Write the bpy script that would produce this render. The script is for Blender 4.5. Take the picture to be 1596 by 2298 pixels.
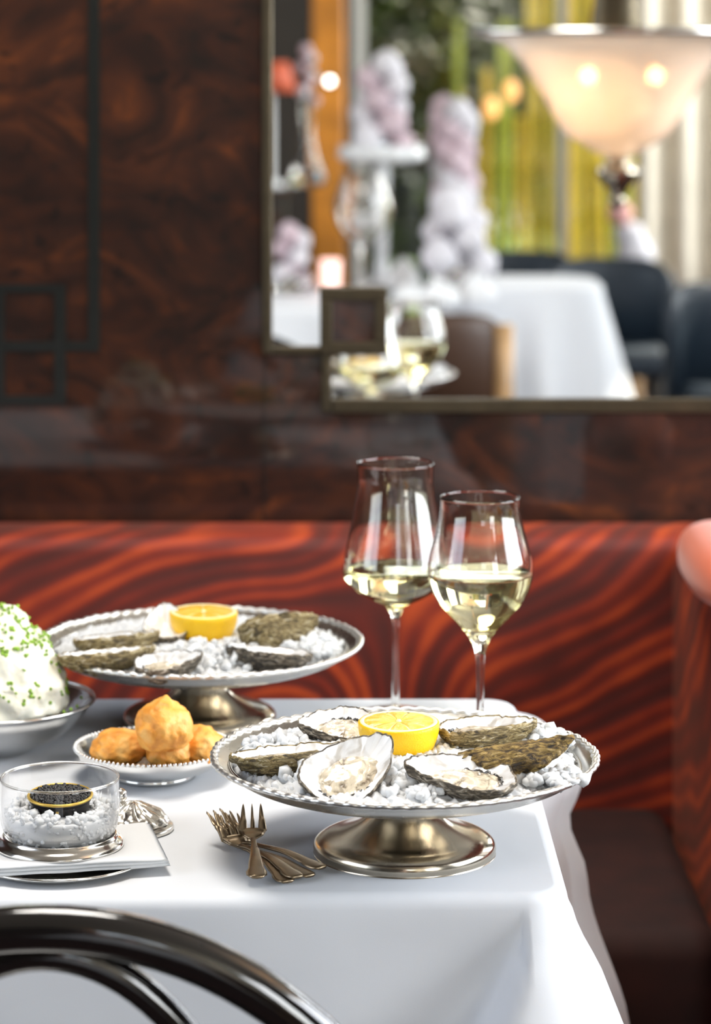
import bpy, bmesh, math, random
from mathutils import Vector, Matrix, noise
PI = math.pi
for o in list(bpy.data.objects): bpy.data.objects.remove(o)
S = bpy.context.scene
COL = S.collection

# ------------------------------------------------------------ camera, sky, lights, exposure
FPX = 6300.0; VX = 740.0; HY = 90.0       # focal length in px, horizon row, column of the camera's foot point
CZ = 1.447; TZ = 0.75; WY = 3.80          # camera height, table height, panelled wall
cam = bpy.data.cameras.new('camera'); camo = bpy.data.objects.new('camera', cam); COL.objects.link(camo)
camo.location = (0, 0, CZ); camo.rotation_euler = (PI/2, 0, 0)
cam.sensor_fit = 'AUTO'; cam.sensor_width = 36.0; cam.lens = FPX/2298*36
cam.shift_y = -(1149-HY)/2298; cam.shift_x = (798-VX)/2298
cam.clip_start = 0.05; cam.clip_end = 100
cam.dof.use_dof = True; cam.dof.focus_distance = 2.38; cam.dof.aperture_fstop = (cam.lens/1000)/0.019
S.camera = camo

world = bpy.data.worlds.new('sky'); S.world = world; world.use_nodes = True
wn = world.node_tree; bg = wn.nodes['Background']
sky = wn.nodes.new('ShaderNodeTexSky'); sky.sky_type = 'NISHITA'; sky.sun_disc = False
sky.sun_elevation = math.radians(40); sky.sun_rotation = math.radians(-80)
wn.links.new(sky.outputs[0], bg.inputs['Color']); bg.inputs['Strength'].default_value = 0.30

def light(name, typ, loc, rot, energy, color, **kw):
    l = bpy.data.lights.new(name, typ); l.energy = energy; l.color = color
    for k, v in kw.items(): setattr(l, k, v)
    o = bpy.data.objects.new(name, l); o.location = loc; o.rotation_euler = rot; COL.objects.link(o); return o
light('sun', 'SUN', (-6, 4, 8), (math.radians(48), 0, math.radians(-125+180)), 8.0, (1.0, .93, .8), angle=.02)
# daylight standing outside the side window and the upper rear window, plus added fill lights
light('window_daylight', 'AREA', (3.05, 2.35, 2.1), (0, math.radians(82), 0), 128, (.95, .975, 1.0), shape='RECTANGLE', size=2.0, size_y=2.4)
light('rear_window_daylight', 'AREA', (.9, -4.35, 2.55), (math.radians(75), 0, 0), 36, (.9, .95, 1.0), shape='RECTANGLE', size=4.2, size_y=1.0)
light('left_window_daylight', 'AREA', (-3.05, .9, 2.0), (0, math.radians(-90), 0), 20, (.97, .98, 1.0), shape='RECTANGLE', size=1.6, size_y=2.4)
light('added_side_fill', 'AREA', (3.05, -2.3, 1.9), (0, math.radians(90), 0), 105, (.98, .97, .93), shape='RECTANGLE', size=2.0, size_y=2.2)  # fill light added to brighten the curtain and the far tables
light('added_overhead_fill', 'AREA', (-.2, 2.6, 2.93), (0, 0, 0), 27, (1, .955, .89), shape='DISK', size=.9)  # unseen overhead fill, added to brighten the top of the tablecloth
S.view_settings.view_transform = 'Standard'; S.view_settings.look = 'None'
S.view_settings.gamma = 1.0; S.view_settings.exposure = 0.68; S.view_settings.use_curve_mapping = False
S.cycles.max_bounces = 14; S.cycles.transmission_bounces = 12; S.cycles.glossy_bounces = 6
S.cycles.transparent_max_bounces = 16; S.cycles.diffuse_bounces = 4
S.cycles.caustics_refractive = True; S.cycles.caustics_reflective = False; S.cycles.blur_glossy = .6

# ------------------------------------------------------------ coordinates helpers
def P(px, py, Y):                          # photo pixel seen at depth Y -> world X, Z
    return (px-VX)/FPX*Y, CZ-(py-HY)/FPX*Y
def T(px, py, h=0.0):                      # photo pixel on a level h above the table top -> world X, Y
    Y = (CZ-TZ-h)*FPX/(py-HY); return (px-VX)/FPX*Y, Y
def R(px, py, Yv):                         # a point seen in the mirror at virtual depth Yv -> world
    x, z = P(px, py, Yv); return Vector((x, 2*WY-Yv, z))

# ------------------------------------------------------------ materials
MATS = {}
def nt(name):
    m = bpy.data.materials.new(name); m.use_nodes = True; MATS[name] = m
    n = m.node_tree; return m, n, n.nodes['Principled BSDF'], n.nodes['Material Output']
def setp(b, **kw):
    for k, v in kw.items():
        k = k.replace('_', ' ')
        if k in b.inputs: b.inputs[k].default_value = v
def N(n, t, **kw):
    x = n.nodes.new(t)
    for k, v in kw.items():
        if k in x.inputs: x.inputs[k].default_value = v
        else: setattr(x, k, v)
    return x
def ramp(n, src, stops):
    r = n.nodes.new('ShaderNodeValToRGB'); e = r.color_ramp.elements
    while len(e) < len(stops): e.new(.5)
    for i, (p, c) in enumerate(stops): e[i].position = p; e[i].color = (*c, 1)
    n.links.new(src, r.inputs[0]); return r
def coords(n, kind='Object', scale=(1,1,1), rot=(0,0,0)):
    t = n.nodes.new('ShaderNodeTexCoord'); m = n.nodes.new('ShaderNodeMapping')
    m.inputs['Scale'].default_value = scale; m.inputs['Rotation'].default_value = rot
    n.links.new(t.outputs[kind], m.inputs[0]); return m.outputs[0]
def bump(n, b, h, strength=.3, dist=.002, inp='Normal'):
    x = N(n, 'ShaderNodeBump'); x.inputs['Strength'].default_value = strength; x.inputs['Distance'].default_value = dist
    n.links.new(h, x.inputs['Height']); n.links.new(x.outputs[0], b.inputs[inp]); return x
def mmath(n, op, a, b=None, c=None):
    x = n.nodes.new('ShaderNodeMath'); x.operation = op
    for i, v in enumerate((a, b, c)):
        if v is None: continue
        if isinstance(v, (int, float)): x.inputs[i].default_value = v
        else: n.links.new(v, x.inputs[i])
    return x.outputs[0]

def plain(name, col, rough=.5, metal=0, var=0.0, vscale=30, bmp=0, bscale=80, bdist=.001, **kw):
    m, n, b, o = nt(name); setp(b, Base_Color=(*col, 1), Roughness=rough, Metallic=metal, **kw)
    co = coords(n)
    if var:
        t = N(n, 'ShaderNodeTexNoise', Scale=vscale, Detail=4); n.links.new(co, t.inputs[0])
        r = ramp(n, t.outputs[0], [(.3, tuple(c*(1-var) for c in col)), (.7, tuple(min(1, c*(1+var)) for c in col))])
        n.links.new(r.outputs[0], b.inputs['Base Color'])
    if bmp:
        t2 = N(n, 'ShaderNodeTexNoise', Scale=bscale, Detail=4); n.links.new(co, t2.inputs[0]); bump(n, b, t2.outputs[0], bmp, bdist)
    return m

# silver, slightly worn
def silver(name, col, rough, var=.12):
    m, n, b, o = nt(name); setp(b, Base_Color=(*col, 1), Metallic=1.0)
    co = coords(n); t = N(n, 'ShaderNodeTexNoise', Scale=22, Detail=6); n.links.new(co, t.inputs[0])
    r = ramp(n, t.outputs[0], [(.3, tuple(c*(1-var) for c in col)), (.65, col)]); n.links.new(r.outputs[0], b.inputs['Base Color'])
    r2 = ramp(n, t.outputs[0], [(.3, (rough+.12,)*3), (.7, (rough,)*3)]); n.links.new(r2.outputs[0], b.inputs['Roughness'])
    t2 = N(n, 'ShaderNodeTexNoise', Scale=60, Detail=3); n.links.new(co, t2.inputs[0]); bump(n, b, t2.outputs[0], .12, .0006)
    return m
M_SILVER = silver('worn_silver', (.70, .67, .61), .20)
M_SILVER_BASE = silver('tarnished_silver', (.60, .53, .42), .13, .25)
M_POLISH = silver('polished_silver', (.86, .85, .82), .08, .06)
M_RIM = silver('brushed_silver', (.80, .78, .74), .33)
M_FORK = silver('dark_fork_metal', (.38, .29, .19), .27, .3)
M_BRONZE = silver('bronze', (.10, .082, .055), .38, .3)
M_BRASS = silver('brass', (.62, .30, .09), .25, .2)

# linen tablecloth
m, n, b, o = nt('white_linen'); M_LINEN = m
setp(b, Base_Color=(.80, .82, .85, 1), Roughness=.75, Sheen_Weight=.15)
co = coords(n, scale=(1, 1, 1)); t = N(n, 'ShaderNodeTexNoise', Scale=900, Detail=2); n.links.new(co, t.inputs[0])
t2 = N(n, 'ShaderNodeTexNoise', Scale=9, Detail=3); n.links.new(co, t2.inputs[0])
bb = bump(n, b, t.outputs[0], .12, .0004)
b2 = N(n, 'ShaderNodeBump'); b2.inputs['Strength'].default_value = .35; b2.inputs['Distance'].default_value = .006
n.links.new(t2.outputs[0], b2.inputs['Height']); n.links.new(b2.outputs[0], bb.inputs['Normal'])

M_BLACK = plain('black_lacquer', (.006, .005, .005), .12, Coat_Weight=1.0, Coat_Roughness=.04)
M_NAVY = plain('navy_leather', (.012, .022, .034), .5, bmp=.2, bscale=200)
M_BROWN = plain('brown_leather', (.055, .025, .012), .5, bmp=.2, bscale=150)
M_GOLDWOOD = plain('golden_oak', (.42, .25, .11), .4, var=.25, vscale=12)
M_ORANGEWOOD = plain('orange_varnished_wood', (.72, .27, .03), .35, var=.3, vscale=8)
M_DARK = plain('dark_wall_paint', (.030, .024, .018), .6, var=.2, vscale=3)
M_CEIL = plain('plaster_ceiling', (.42, .38, .32), .8, var=.05, vscale=2)
M_INLAY = plain('black_inlay', (.006, .007, .006), .3)
M_CREAM = plain('cream_curtain', (.72, .66, .55), .85, var=.08, vscale=10, bmp=.2, bscale=300)
M_WHITEPAINT = plain('white_paint', (.75, .76, .72), .5, var=.04)
M_PORC = plain('white_porcelain', (.82, .83, .83), .15)
M_NAPKIN = plain('white_napkin', (.86, .87, .88), .8, bmp=.25, bscale=500, bdist=.0006)
M_GOLD = plain('gold_print', (.75, .50, .10), .3, .6)
M_TIN = plain('black_tin', (.012, .012, .013), .32)
M_GREEN = plain('chive_green', (.22, .38, .03), .55, var=.45, vscale=150)
M_CAVIAR = plain('caviar', (.009, .009, .010), .3)
M_TULIP = plain('pink_petals', (.66, .52, .57), .7, var=.12, vscale=25)
M_WPETAL = plain('white_petals', (.74, .72, .76), .7, var=.06, vscale=25)
M_RED = plain('red_lampshade', (.65, .12, .05), .6)

# carpet
m, n, b, o = nt('dark_carpet'); M_CARPET = m; co = coords(n)
t = N(n, 'ShaderNodeTexNoise', Scale=7, Detail=6, Distortion=1.5); n.links.new(co, t.inputs[0])
r = ramp(n, t.outputs[0], [(.4, (.012, .006, .005)), (.6, (.035, .009, .006)), (.72, (.12, .022, .010))]); n.links.new(r.outputs[0], b.inputs['Base Color'])
setp(b, Roughness=.95); t2 = N(n, 'ShaderNodeTexNoise', Scale=600); n.links.new(co, t2.inputs[0]); bump(n, b, t2.outputs[0], .5, .003)

# burl wood, lacquered
m, n, b, o = nt('burl_wood_lacquer'); M_BURL = m
co = coords(n, scale=(1, 1, 1.35)); 
nz = N(n, 'ShaderNodeTexNoise', Scale=3.0, Detail=5, Distortion=1.2); n.links.new(co, nz.inputs[0])
nz2 = N(n, 'ShaderNodeTexNoise', Scale=5.5, Detail=6, Roughness=.58, Distortion=3.2); n.links.new(co, nz2.inputs[0])
nz3 = N(n, 'ShaderNodeTexNoise', Scale=26, Detail=3, Distortion=.8); n.links.new(co, nz3.inputs[0])
base = ramp(n, nz2.outputs[0], [(.30, (.011, .004, .002)), (.47, (.030, .008, .003)), (.60, (.055, .014, .004)), (.78, (.16, .040, .006))])
mul = ramp(n, nz.outputs[0], [(.32, (.40, .36, .34)), (.62, (1, 1, 1))])
eyes = ramp(n, nz3.outputs[0], [(.30, (.12, .10, .10)), (.40, (1, 1, 1))])
mx = N(n, 'ShaderNodeMixRGB', blend_type='MULTIPLY'); mx.inputs[0].default_value = 1
n.links.new(base.outputs[0], mx.inputs[1]); n.links.new(mul.outputs[0], mx.inputs[2])
mx2 = N(n, 'ShaderNodeMixRGB', blend_type='MULTIPLY'); mx2.inputs[0].default_value = .8
n.links.new(mx.outputs[0], mx2.inputs[1]); n.links.new(eyes.outputs[0], mx2.inputs[2]); n.links.new(mx2.outputs[0], b.inputs['Base Color'])
setp(b, Roughness=.4, Specular_IOR_Level=.3, Coat_Weight=.8, Coat_Roughness=.03, Coat_IOR=1.5)

# red patterned velvet : bands following two systems of arcs
m, n, b, o = nt('red_patterned_velvet'); M_VELVET = m
geo = n.nodes.new('ShaderNodeNewGeometry'); sep = n.nodes.new('ShaderNodeSeparateXYZ'); n.links.new(geo.outputs['Position'], sep.inputs[0])
X, Yc, Z = sep.outputs
nzA = N(n, 'ShaderNodeTexNoise', Scale=4.0, Detail=1.5); n.links.new(geo.outputs['Position'], nzA.inputs[0])
nzB = N(n, 'ShaderNodeTexNoise', Scale=9.0, Detail=2); n.links.new(geo.outputs['Position'], nzB.inputs[0])
def dist(cx, cz, sx, sz):
    Xs = mmath(n, 'ADD', X, mmath(n, 'MULTIPLY', mmath(n, 'SUBTRACT', 3.7, Yc), .6))
    dx = mmath(n, 'MULTIPLY', mmath(n, 'SUBTRACT', Xs, cx), sx); dz = mmath(n, 'MULTIPLY', mmath(n, 'SUBTRACT', Z, cz), sz)
    return mmath(n, 'SQRT', mmath(n, 'ADD', mmath(n, 'MULTIPLY', dx, dx), mmath(n, 'MULTIPLY', dz, dz)))
dA = dist(.03, .54, .62, 1.15); dB = dist(.10, .93, .75, 1.0); dC = dist(-.07, .635, 1.0, 1.1)
w = N(n, 'ShaderNodeMapRange', interpolation_type='SMOOTHSTEP'); n.links.new(X, w.inputs[0]); w.inputs[1].default_value = -.10; w.inputs[2].default_value = .25
F = mmath(n, 'ADD', mmath(n, 'MULTIPLY', dA, mmath(n, 'SUBTRACT', 1.0, w.outputs[0])), mmath(n, 'MULTIPLY', dB, w.outputs[0]))
F = mmath(n, 'ADD', F, mmath(n, 'MULTIPLY', nzA.outputs[0], .085))
F = mmath(n, 'ADD', F, mmath(n, 'MULTIPLY', mmath(n, 'MINIMUM', dC, .09), -.35))
s1 = mmath(n, 'SINE', mmath(n, 'MULTIPLY', F, 250.0)); s2 = mmath(n, 'SINE', mmath(n, 'MULTIPLY', F, 83.0))
tot = mmath(n, 'ADD', mmath(n, 'MULTIPLY', s1, .20), mmath(n, 'MULTIPLY', s2, .20))
tot = mmath(n, 'ADD', tot, mmath(n, 'MULTIPLY', mmath(n, 'SUBTRACT', nzB.outputs[0], .5), .9)); tot = mmath(n, 'ADD', tot, .5)
r = ramp(n, tot, [(.08, (.075, .010, .005)), (.40, (.13, .012, .004)), (.64, (.24, .020, .004)), (1.0, (.55, .070, .007))])
n.links.new(r.outputs[0], b.inputs['Base Color']); setp(b, Roughness=.7, Sheen_Weight=.08, Sheen_Roughness=.35, Sheen_Tint=(1, .35, .2, 1))
bump(n, b, tot, .25, .003)

M_SEATSHADE = plain('shaded_seat_velvet', (.030, .007, .004), .8, var=.4, vscale=14)  # shade under the table is put into this dark seat colour
# glass
def glassmat(name, col=(1,1,1), ior=1.5, rough=0.0):
    m = bpy.data.materials.new(name); m.use_nodes = True; n = m.node_tree; n.nodes.remove(n.nodes['Principled BSDF'])
    g = n.nodes.new('ShaderNodeBsdfGlass'); g.inputs['Color'].default_value = (*col, 1); g.inputs['IOR'].default_value = ior; g.inputs['Roughness'].default_value = rough
    n.links.new(g.outputs[0], n.nodes['Material Output'].inputs[0]); return m
M_GLASS = glassmat('clear_glass', (1, .995, .985), 1.5)
M_WINE = glassmat('white_wine', (.985, .965, .78), 1.33)
def schlick(n, e=5.0):
    lw = n.nodes.new('ShaderNodeLayerWeight'); lw.inputs['Blend'].default_value = .5
    return mmath(n, 'ADD', mmath(n, 'MULTIPLY', mmath(n, 'POWER', lw.outputs['Facing'], e), .9), .04)
def panemat(name='window_glass', e=5.0):
    m = bpy.data.materials.new(name); m.use_nodes = True; n = m.node_tree; n.nodes.remove(n.nodes['Principled BSDF'])
    a = n.nodes.new('ShaderNodeBsdfTransparent'); g = n.nodes.new('ShaderNodeBsdfGlossy'); g.inputs['Roughness'].default_value = .02
    mx = n.nodes.new('ShaderNodeMixShader'); n.links.new(schlick(n, e), mx.inputs[0]); n.links.new(a.outputs[0], mx.inputs[1]); n.links.new(g.outputs[0], mx.inputs[2])
    n.links.new(mx.outputs[0], n.nodes['Material Output'].inputs[0]); return m
M_PANE = panemat(); M_THIN = panemat('thin_bowl_glass', 2.6)
m = bpy.data.materials.new('mirror_glass'); m.use_nodes = True; n = m.node_tree; b = n.nodes['Principled BSDF']
setp(b, Base_Color=(.95, .96, .95, 1), Metallic=1.0, Roughness=0.0); M_MIRROR = m

# ice: part clear, part cloudy
def icemat(name, cloudy):
    m, n, b, o = nt(name); co = coords(n)
    setp(b, Base_Color=(.96, .97, .975, 1), Roughness=.22, IOR=1.31)
    tr = n.nodes.new('ShaderNodeBsdfTranslucent'); tr.inputs[0].default_value = (.97, .98, .985, 1)
    mx = n.nodes.new('ShaderNodeMixShader'); mx.inputs[0].default_value = cloudy
    n.links.new(b.outputs[0], mx.inputs[1]); n.links.new(tr.outputs[0], mx.inputs[2]); n.links.new(mx.outputs[0], o.inputs[0])
    t = N(n, 'ShaderNodeTexNoise', Scale=150, Detail=3); n.links.new(co, t.inputs[0]); bump(n, b, t.outputs[0], .3, .001)
    return m
M_ICE = icemat('crushed_ice', .28); M_ICEBED = icemat('packed_ice', .28)

# frosted lamp glass
m = bpy.data.materials.new('frosted_lamp_glass'); m.use_nodes = True; n = m.node_tree; n.nodes.remove(n.nodes['Principled BSDF'])
tr = n.nodes.new('ShaderNodeBsdfTranslucent'); tr.inputs[0].default_value = (.92, .84, .76, 1)
tp = n.nodes.new('ShaderNodeBsdfTransparent'); tp.inputs[0].default_value = (1, .9, .78, 1)
df = n.nodes.new('ShaderNodeBsdfDiffuse'); df.inputs[0].default_value = (.85, .80, .75, 1)
gl = n.nodes.new('ShaderNodeBsdfGlossy'); gl.inputs['Roughness'].default_value = .15
a = n.nodes.new('ShaderNodeMixShader'); a.inputs[0].default_value = .5; n.links.new(tr.outputs[0], a.inputs[1]); n.links.new(df.outputs[0], a.inputs[2])
c = n.nodes.new('ShaderNodeMixShader'); c.inputs[0].default_value = .2; n.links.new(a.outputs[0], c.inputs[1]); n.links.new(tp.outputs[0], c.inputs[2])
d = n.nodes.new('ShaderNodeMixShader'); n.links.new(schlick(n), d.inputs[0]); n.links.new(c.outputs[0], d.inputs[1]); n.links.new(gl.outputs[0], d.inputs[2])
n.links.new(d.outputs[0], n.nodes['Material Output'].inputs[0]); M_LAMP = m
def emit(name, col, s):
    m = bpy.data.materials.new(name); m.use_nodes = True; b = m.node_tree.nodes['Principled BSDF']
    setp(b, Base_Color=(*col, 1)); b.inputs['Emission Color'].default_value = (*col, 1); b.inputs['Emission Strength'].default_value = s; return m
M_BULB = emit('glowing_bulb', (1, .66, .34), 60); M_SPOT = emit('glowing_spot', (1, .93, .85), 6); M_CANDLE = emit('glowing_candle_cup', (1, .62, .55), .9)
M_AMBER = emit('amber_bulb', (.9, .45, .15), .8)

# lemon
def lemonmat(name, kind):
    m, n, b, o = nt(name); co = coords(n)
    if kind == 'rind':
        setp(b, Base_Color=(.97, .58, .004, 1), Roughness=.38, Subsurface_Weight=.15, Subsurface_Radius=(.01, .005, .001))
        t = N(n, 'ShaderNodeTexVoronoi', Scale=620); n.links.new(co, t.inputs[0]); bump(n, b, t.outputs[0], .35, .0006)
    elif kind == 'pith': setp(b, Base_Color=(.92, .80, .48, 1), Roughness=.6)
    else:
        setp(b, Roughness=.22, Subsurface_Weight=.2, Subsurface_Radius=(.01, .006, .001))
        gm = n.nodes.new('ShaderNodeSeparateXYZ'); n.links.new(co, gm.inputs[0])
        ang = mmath(n, 'ARCTAN2', gm.outputs[1], gm.outputs[0]); s = mmath(n, 'ABSOLUTE', mmath(n, 'SINE', mmath(n, 'MULTIPLY', ang, 5.0)))
        r = ramp(n, s, [(.05, (.90, .78, .38)), (.18, (.93, .60, .10)), (1, (.92, .52, .05))]); n.links.new(r.outputs[0], b.inputs['Base Color'])
        t = N(n, 'ShaderNodeTexNoise', Scale=260, Detail=3); n.links.new(co, t.inputs[0]); bump(n, b, t.outputs[0], .6, .0012)
    return m
M_RIND = lemonmat('lemon_rind', 'rind'); M_PITH = lemonmat('lemon_pith', 'pith'); M_FLESH = lemonmat('lemon_flesh', 'flesh')

# oyster shell
def shellmat(name, stops, seedoff):
    m, n, b, o = nt(name); co = coords(n)
    mp = n.nodes.new('ShaderNodeMapping'); mp.inputs['Location'].default_value = (seedoff, 0, 0); mp.inputs['Scale'].default_value = (1, 1, 3.2); n.links.new(co, mp.inputs[0])
    t = N(n, 'ShaderNodeTexNoise', Scale=75, Detail=6, Distortion=1.6, Roughness=.65); n.links.new(mp.outputs[0], t.inputs[0])
    r = ramp(n, t.outputs[0], stops); n.links.new(r.outputs[0], b.inputs['Base Color']); setp(b, Roughness=.5)
    bump(n, b, t.outputs[0], .8, .004); return m
M_SHELL = [shellmat('oyster_shell_olive', [(.36, (.035, .025, .010)), (.48, (.20, .14, .05)), (.57, (.44, .34, .15)), (.66, (.80, .74, .60))], 0),
           shellmat('oyster_shell_grey', [(.38, (.022, .018, .013)), (.49, (.11, .085, .055)), (.57, (.34, .28, .20)), (.68, (.80, .74, .64))], 3),
           shellmat('oyster_shell_ochre', [(.38, (.030, .018, .008)), (.48, (.16, .095, .022)), (.58, (.42, .28, .075)), (.70, (.68, .52, .28))], 7)]
m, n, b, o = nt('oyster_nacre'); M_NACRE = m; co = coords(n)
t = N(n, 'ShaderNodeTexNoise', Scale=45, Detail=3, Distortion=1); n.links.new(co, t.inputs[0])
r = ramp(n, t.outputs[0], [(.34, (.55, .52, .48)), (.48, (.84, .84, .84)), (1, (.92, .92, .93))]); n.links.new(r.outputs[0], b.inputs['Base Color']); setp(b, Roughness=.22, Coat_Weight=.5)
m, n, b, o = nt('oyster_meat'); M_MEAT = m; co = coords(n)
t = N(n, 'ShaderNodeTexNoise', Scale=80, Detail=4, Distortion=1.5); n.links.new(co, t.inputs[0])
r = ramp(n, t.outputs[0], [(.32, (.16, .12, .08)), (.45, (.58, .50, .37)), (.62, (.80, .70, .54)), (.8, (.86, .80, .70))]); n.links.new(r.outputs[0], b.inputs['Base Color'])
setp(b, Roughness=.12, Coat_Weight=1.0, Subsurface_Weight=.2, Subsurface_Radius=(.004, .003, .002)); bump(n, b, t.outputs[0], .5, .002)
M_FRILL = plain('oyster_frill', (.03, .026, .022), .2, Coat_Weight=1)
# pastry
m, n, b, o = nt('cheese_puff_crust'); M_PUFF = m; co = coords(n)
t = N(n, 'ShaderNodeTexNoise', Scale=38, Detail=5); n.links.new(co, t.inputs[0])
r = ramp(n, t.outputs[0], [(.30, (.58, .19, .02)), (.46, (.86, .36, .05)), (.66, (.95, .56, .17))]); n.links.new(r.outputs[0], b.inputs['Base Color'])
t2 = N(n, 'ShaderNodeTexNoise', Scale=130, Detail=5); n.links.new(co, t2.inputs[0]); bump(n, b, t2.outputs[0], .7, .003); setp(b, Roughness=.5)
# creamy salad
m, n, b, o = nt('creamy_salad'); M_SALAD = m; co = coords(n)
t = N(n, 'ShaderNodeTexNoise', Scale=24, Detail=4); n.links.new(co, t.inputs[0])
r = ramp(n, t.outputs[0], [(.22, (.80, .58, .20)), (.33, (.80, .75, .56)), (.5, (.84, .81, .69))]); n.links.new(r.outputs[0], b.inputs['Base Color'])
setp(b, Roughness=.35, Subsurface_Weight=.25, Subsurface_Radius=(.01, .008, .005)); t2 = N(n, 'ShaderNodeTexNoise', Scale=110, Detail=4); n.links.new(co, t2.inputs[0]); bump(n, b, t2.outputs[0], .5, .003)
# leaves
def leafmat(name, c1, c2):
    m, n, b, o = nt(name); co = coords(n, scale=(1, 1, 1)); t = N(n, 'ShaderNodeTexNoise', Scale=2.2, Detail=4); n.links.new(co, t.inputs[0])
    r = ramp(n, t.outputs[0], [(.4, c1), (.62, c2)]); n.links.new(r.outputs[0], b.inputs['Base Color']); setp(b, Roughness=.5)
    tl = n.nodes.new('ShaderNodeBsdfTranslucent'); n.links.new(r.outputs[0], tl.inputs[0]); mx = n.nodes.new('ShaderNodeMixShader'); mx.inputs[0].default_value = .4
    n.links.new(b.outputs[0], mx.inputs[1]); n.links.new(tl.outputs[0], mx.inputs[2]); n.links.new(mx.outputs[0], o.inputs[0]); return m
M_LEAF = leafmat('green_leaves', (.05, .09, .006), (.30, .38, .02)); M_LEAFY = leafmat('yellow_green_leaves', (.25, .30, .02), (.62, .58, .04))
M_LEAFD = leafmat('dark_leaves', (.02, .035, .006), (.09, .12, .012))
M_BAMY = plain('yellow_bamboo', (.75, .55, .06), .4, var=.15, vscale=6); M_BAMG = plain('green_bamboo', (.40, .46, .06), .4, var=.2, vscale=6)
M_BAMC = plain('cream_bamboo', (.80, .72, .48), .4, var=.1, vscale=6)
M_GRASS = plain('lawn', (.10, .16, .02), .9, var=.4, vscale=8)

# ------------------------------------------------------------ mesh helpers
def mesh_obj(name, verts, faces, mat, parent=None, smooth=True, loc=None, mats=None, fmat=None):
    me = bpy.data.meshes.new(name); me.from_pydata([tuple(v) for v in verts], [], faces)
    if mats:
        for q in mats: me.materials.append(q)
        if fmat: me.polygons.foreach_set('material_index', fmat)
    else: me.materials.append(mat)
    if smooth: me.polygons.foreach_set('use_smooth', [True]*len(me.polygons))
    me.update(); bm = bmesh.new(); bm.from_mesh(me); bmesh.ops.recalc_face_normals(bm, faces=bm.faces); bm.to_mesh(me); bm.free()
    o = bpy.data.objects.new(name, me); COL.objects.link(o)
    if parent: o.parent = parent
    if loc is not None: o.location = loc
    return o
def tag(o, label=None, cat=None, group=None, kind=None):
    if label: o['label'] = label
    if cat: o['category'] = cat
    if group: o['group'] = group
    if kind: o['kind'] = kind
    return o
def thing(name, label, cat, loc=(0,0,0), rot=(0,0,0), group=None):
    o = bpy.data.objects.new(name, None); o.empty_display_size = .05; COL.objects.link(o); o.location = loc; o.rotation_euler = rot
    return tag(o, label, cat, group)
class G:                                    # geometry collector
    def __init__(s): s.v = []; s.f = []
    def add(s, v, f, M=None):
        b = len(s.v); s.v += [(M @ Vector(p)) if M else Vector(p) for p in v]; s.f += [tuple(i+b for i in q) for q in f]; return s
    def box(s, a, b, M=None):
        x0,y0,z0 = a; x1,y1,z1 = b
        return s.add([(x0,y0,z0),(x1,y0,z0),(x1,y1,z0),(x0,y1,z0),(x0,y0,z1),(x1,y0,z1),(x1,y1,z1),(x0,y1,z1)],
                     [(0,3,2,1),(4,5,6,7),(0,1,5,4),(1,2,6,5),(2,3,7,6),(3,0,4,7)], M)
    def lathe(s, prof, seg=64, M=None, fn=None, close=False):
        v = []; f = []; n = len(prof)
        for i in range(seg):
            a = 2*PI*i/seg
            for k, (r, z) in enumerate(prof):
                rr, zz = (r, z) if fn is None else fn(a, r, z, k)
                v.append((rr*math.cos(a), rr*math.sin(a), zz))
        for i in range(seg):
            j = (i+1) % seg
            for k in range(n-1 if not close else n):
                l = (k+1) % n; f.append((i*n+k, j*n+k, j*n+l, i*n+l))
        return s.add(v, f, M)
    def tube(s, pts, rad, seg=12, M=None, cap=True, flat=1.0):
        pts = [Vector(p) for p in pts]; v = []; f = []; n = len(pts)
        up = Vector((0, 0, 1))
        d0 = (pts[1]-pts[0]).normalized()
        if abs(d0.dot(up)) > .95: up = Vector((0, 1, 0))
        side = d0.cross(up).normalized()
        for i, p in enumerate(pts):
            d = (pts[min(i+1, n-1)]-pts[max(i-1, 0)]).normalized()
            side = (side - d*side.dot(d)).normalized(); u = side.cross(d)
            r = rad[i] if isinstance(rad, (list, tuple)) else rad
            for k in range(seg):
                a = 2*PI*k/seg; v.append(p + side*(r*math.cos(a)) + u*(r*flat*math.sin(a)))
        for i in range(n-1):
            for k in range(seg):
                l = (k+1) % seg; f.append((i*seg+k, i*seg+l, (i+1)*seg+l, (i+1)*seg+k))
        if cap: f.append(tuple(range(seg-1, -1, -1))); f.append(tuple((n-1)*seg+k for k in range(seg)))
        return s.add(v, f, M)
    def build(s, name, mat, parent=None, smooth=True, loc=None): return mesh_obj(name, s.v, s.f, mat, parent, smooth, loc)
def bevel(o, w, seg=3):
    m = o.modifiers.new('bevel', 'BEVEL'); m.width = w; m.segments = seg; m.limit_method = 'ANGLE'; return o
def smoothprof(pts, sub=4):                 # Catmull-Rom through profile points
    out = []; n = len(pts)
    for i in range(n-1):
        p0 = pts[max(i-1,0)]; p1 = pts[i]; p2 = pts[i+1]; p3 = pts[min(i+2,n-1)]
        for k in range(sub):
            t = k/sub
            out.append(tuple(.5*((2*p1[j])+(-p0[j]+p2[j])*t+(2*p0[j]-5*p1[j]+4*p2[j]-p3[j])*t*t+(-p0[j]+3*p1[j]-3*p2[j]+p3[j])*t**3) for j in range(len(p1))))
    out.append(tuple(pts[-1])); return out
def ico(sub=1):
    bm = bmesh.new(); bmesh.ops.create_icosphere(bm, subdivisions=sub, radius=1)
    v = [tuple(x.co) for x in bm.verts]; f = [tuple(x.index for x in q.verts) for q in bm.faces]; bm.free(); return v, f
ICO = {i: ico(i) for i in (1, 2, 3, 4, 5, 6)}
def sst(a, b, x): t = max(0, min(1, (x-a)/(b-a))); return t*t*(3-2*t)
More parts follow.
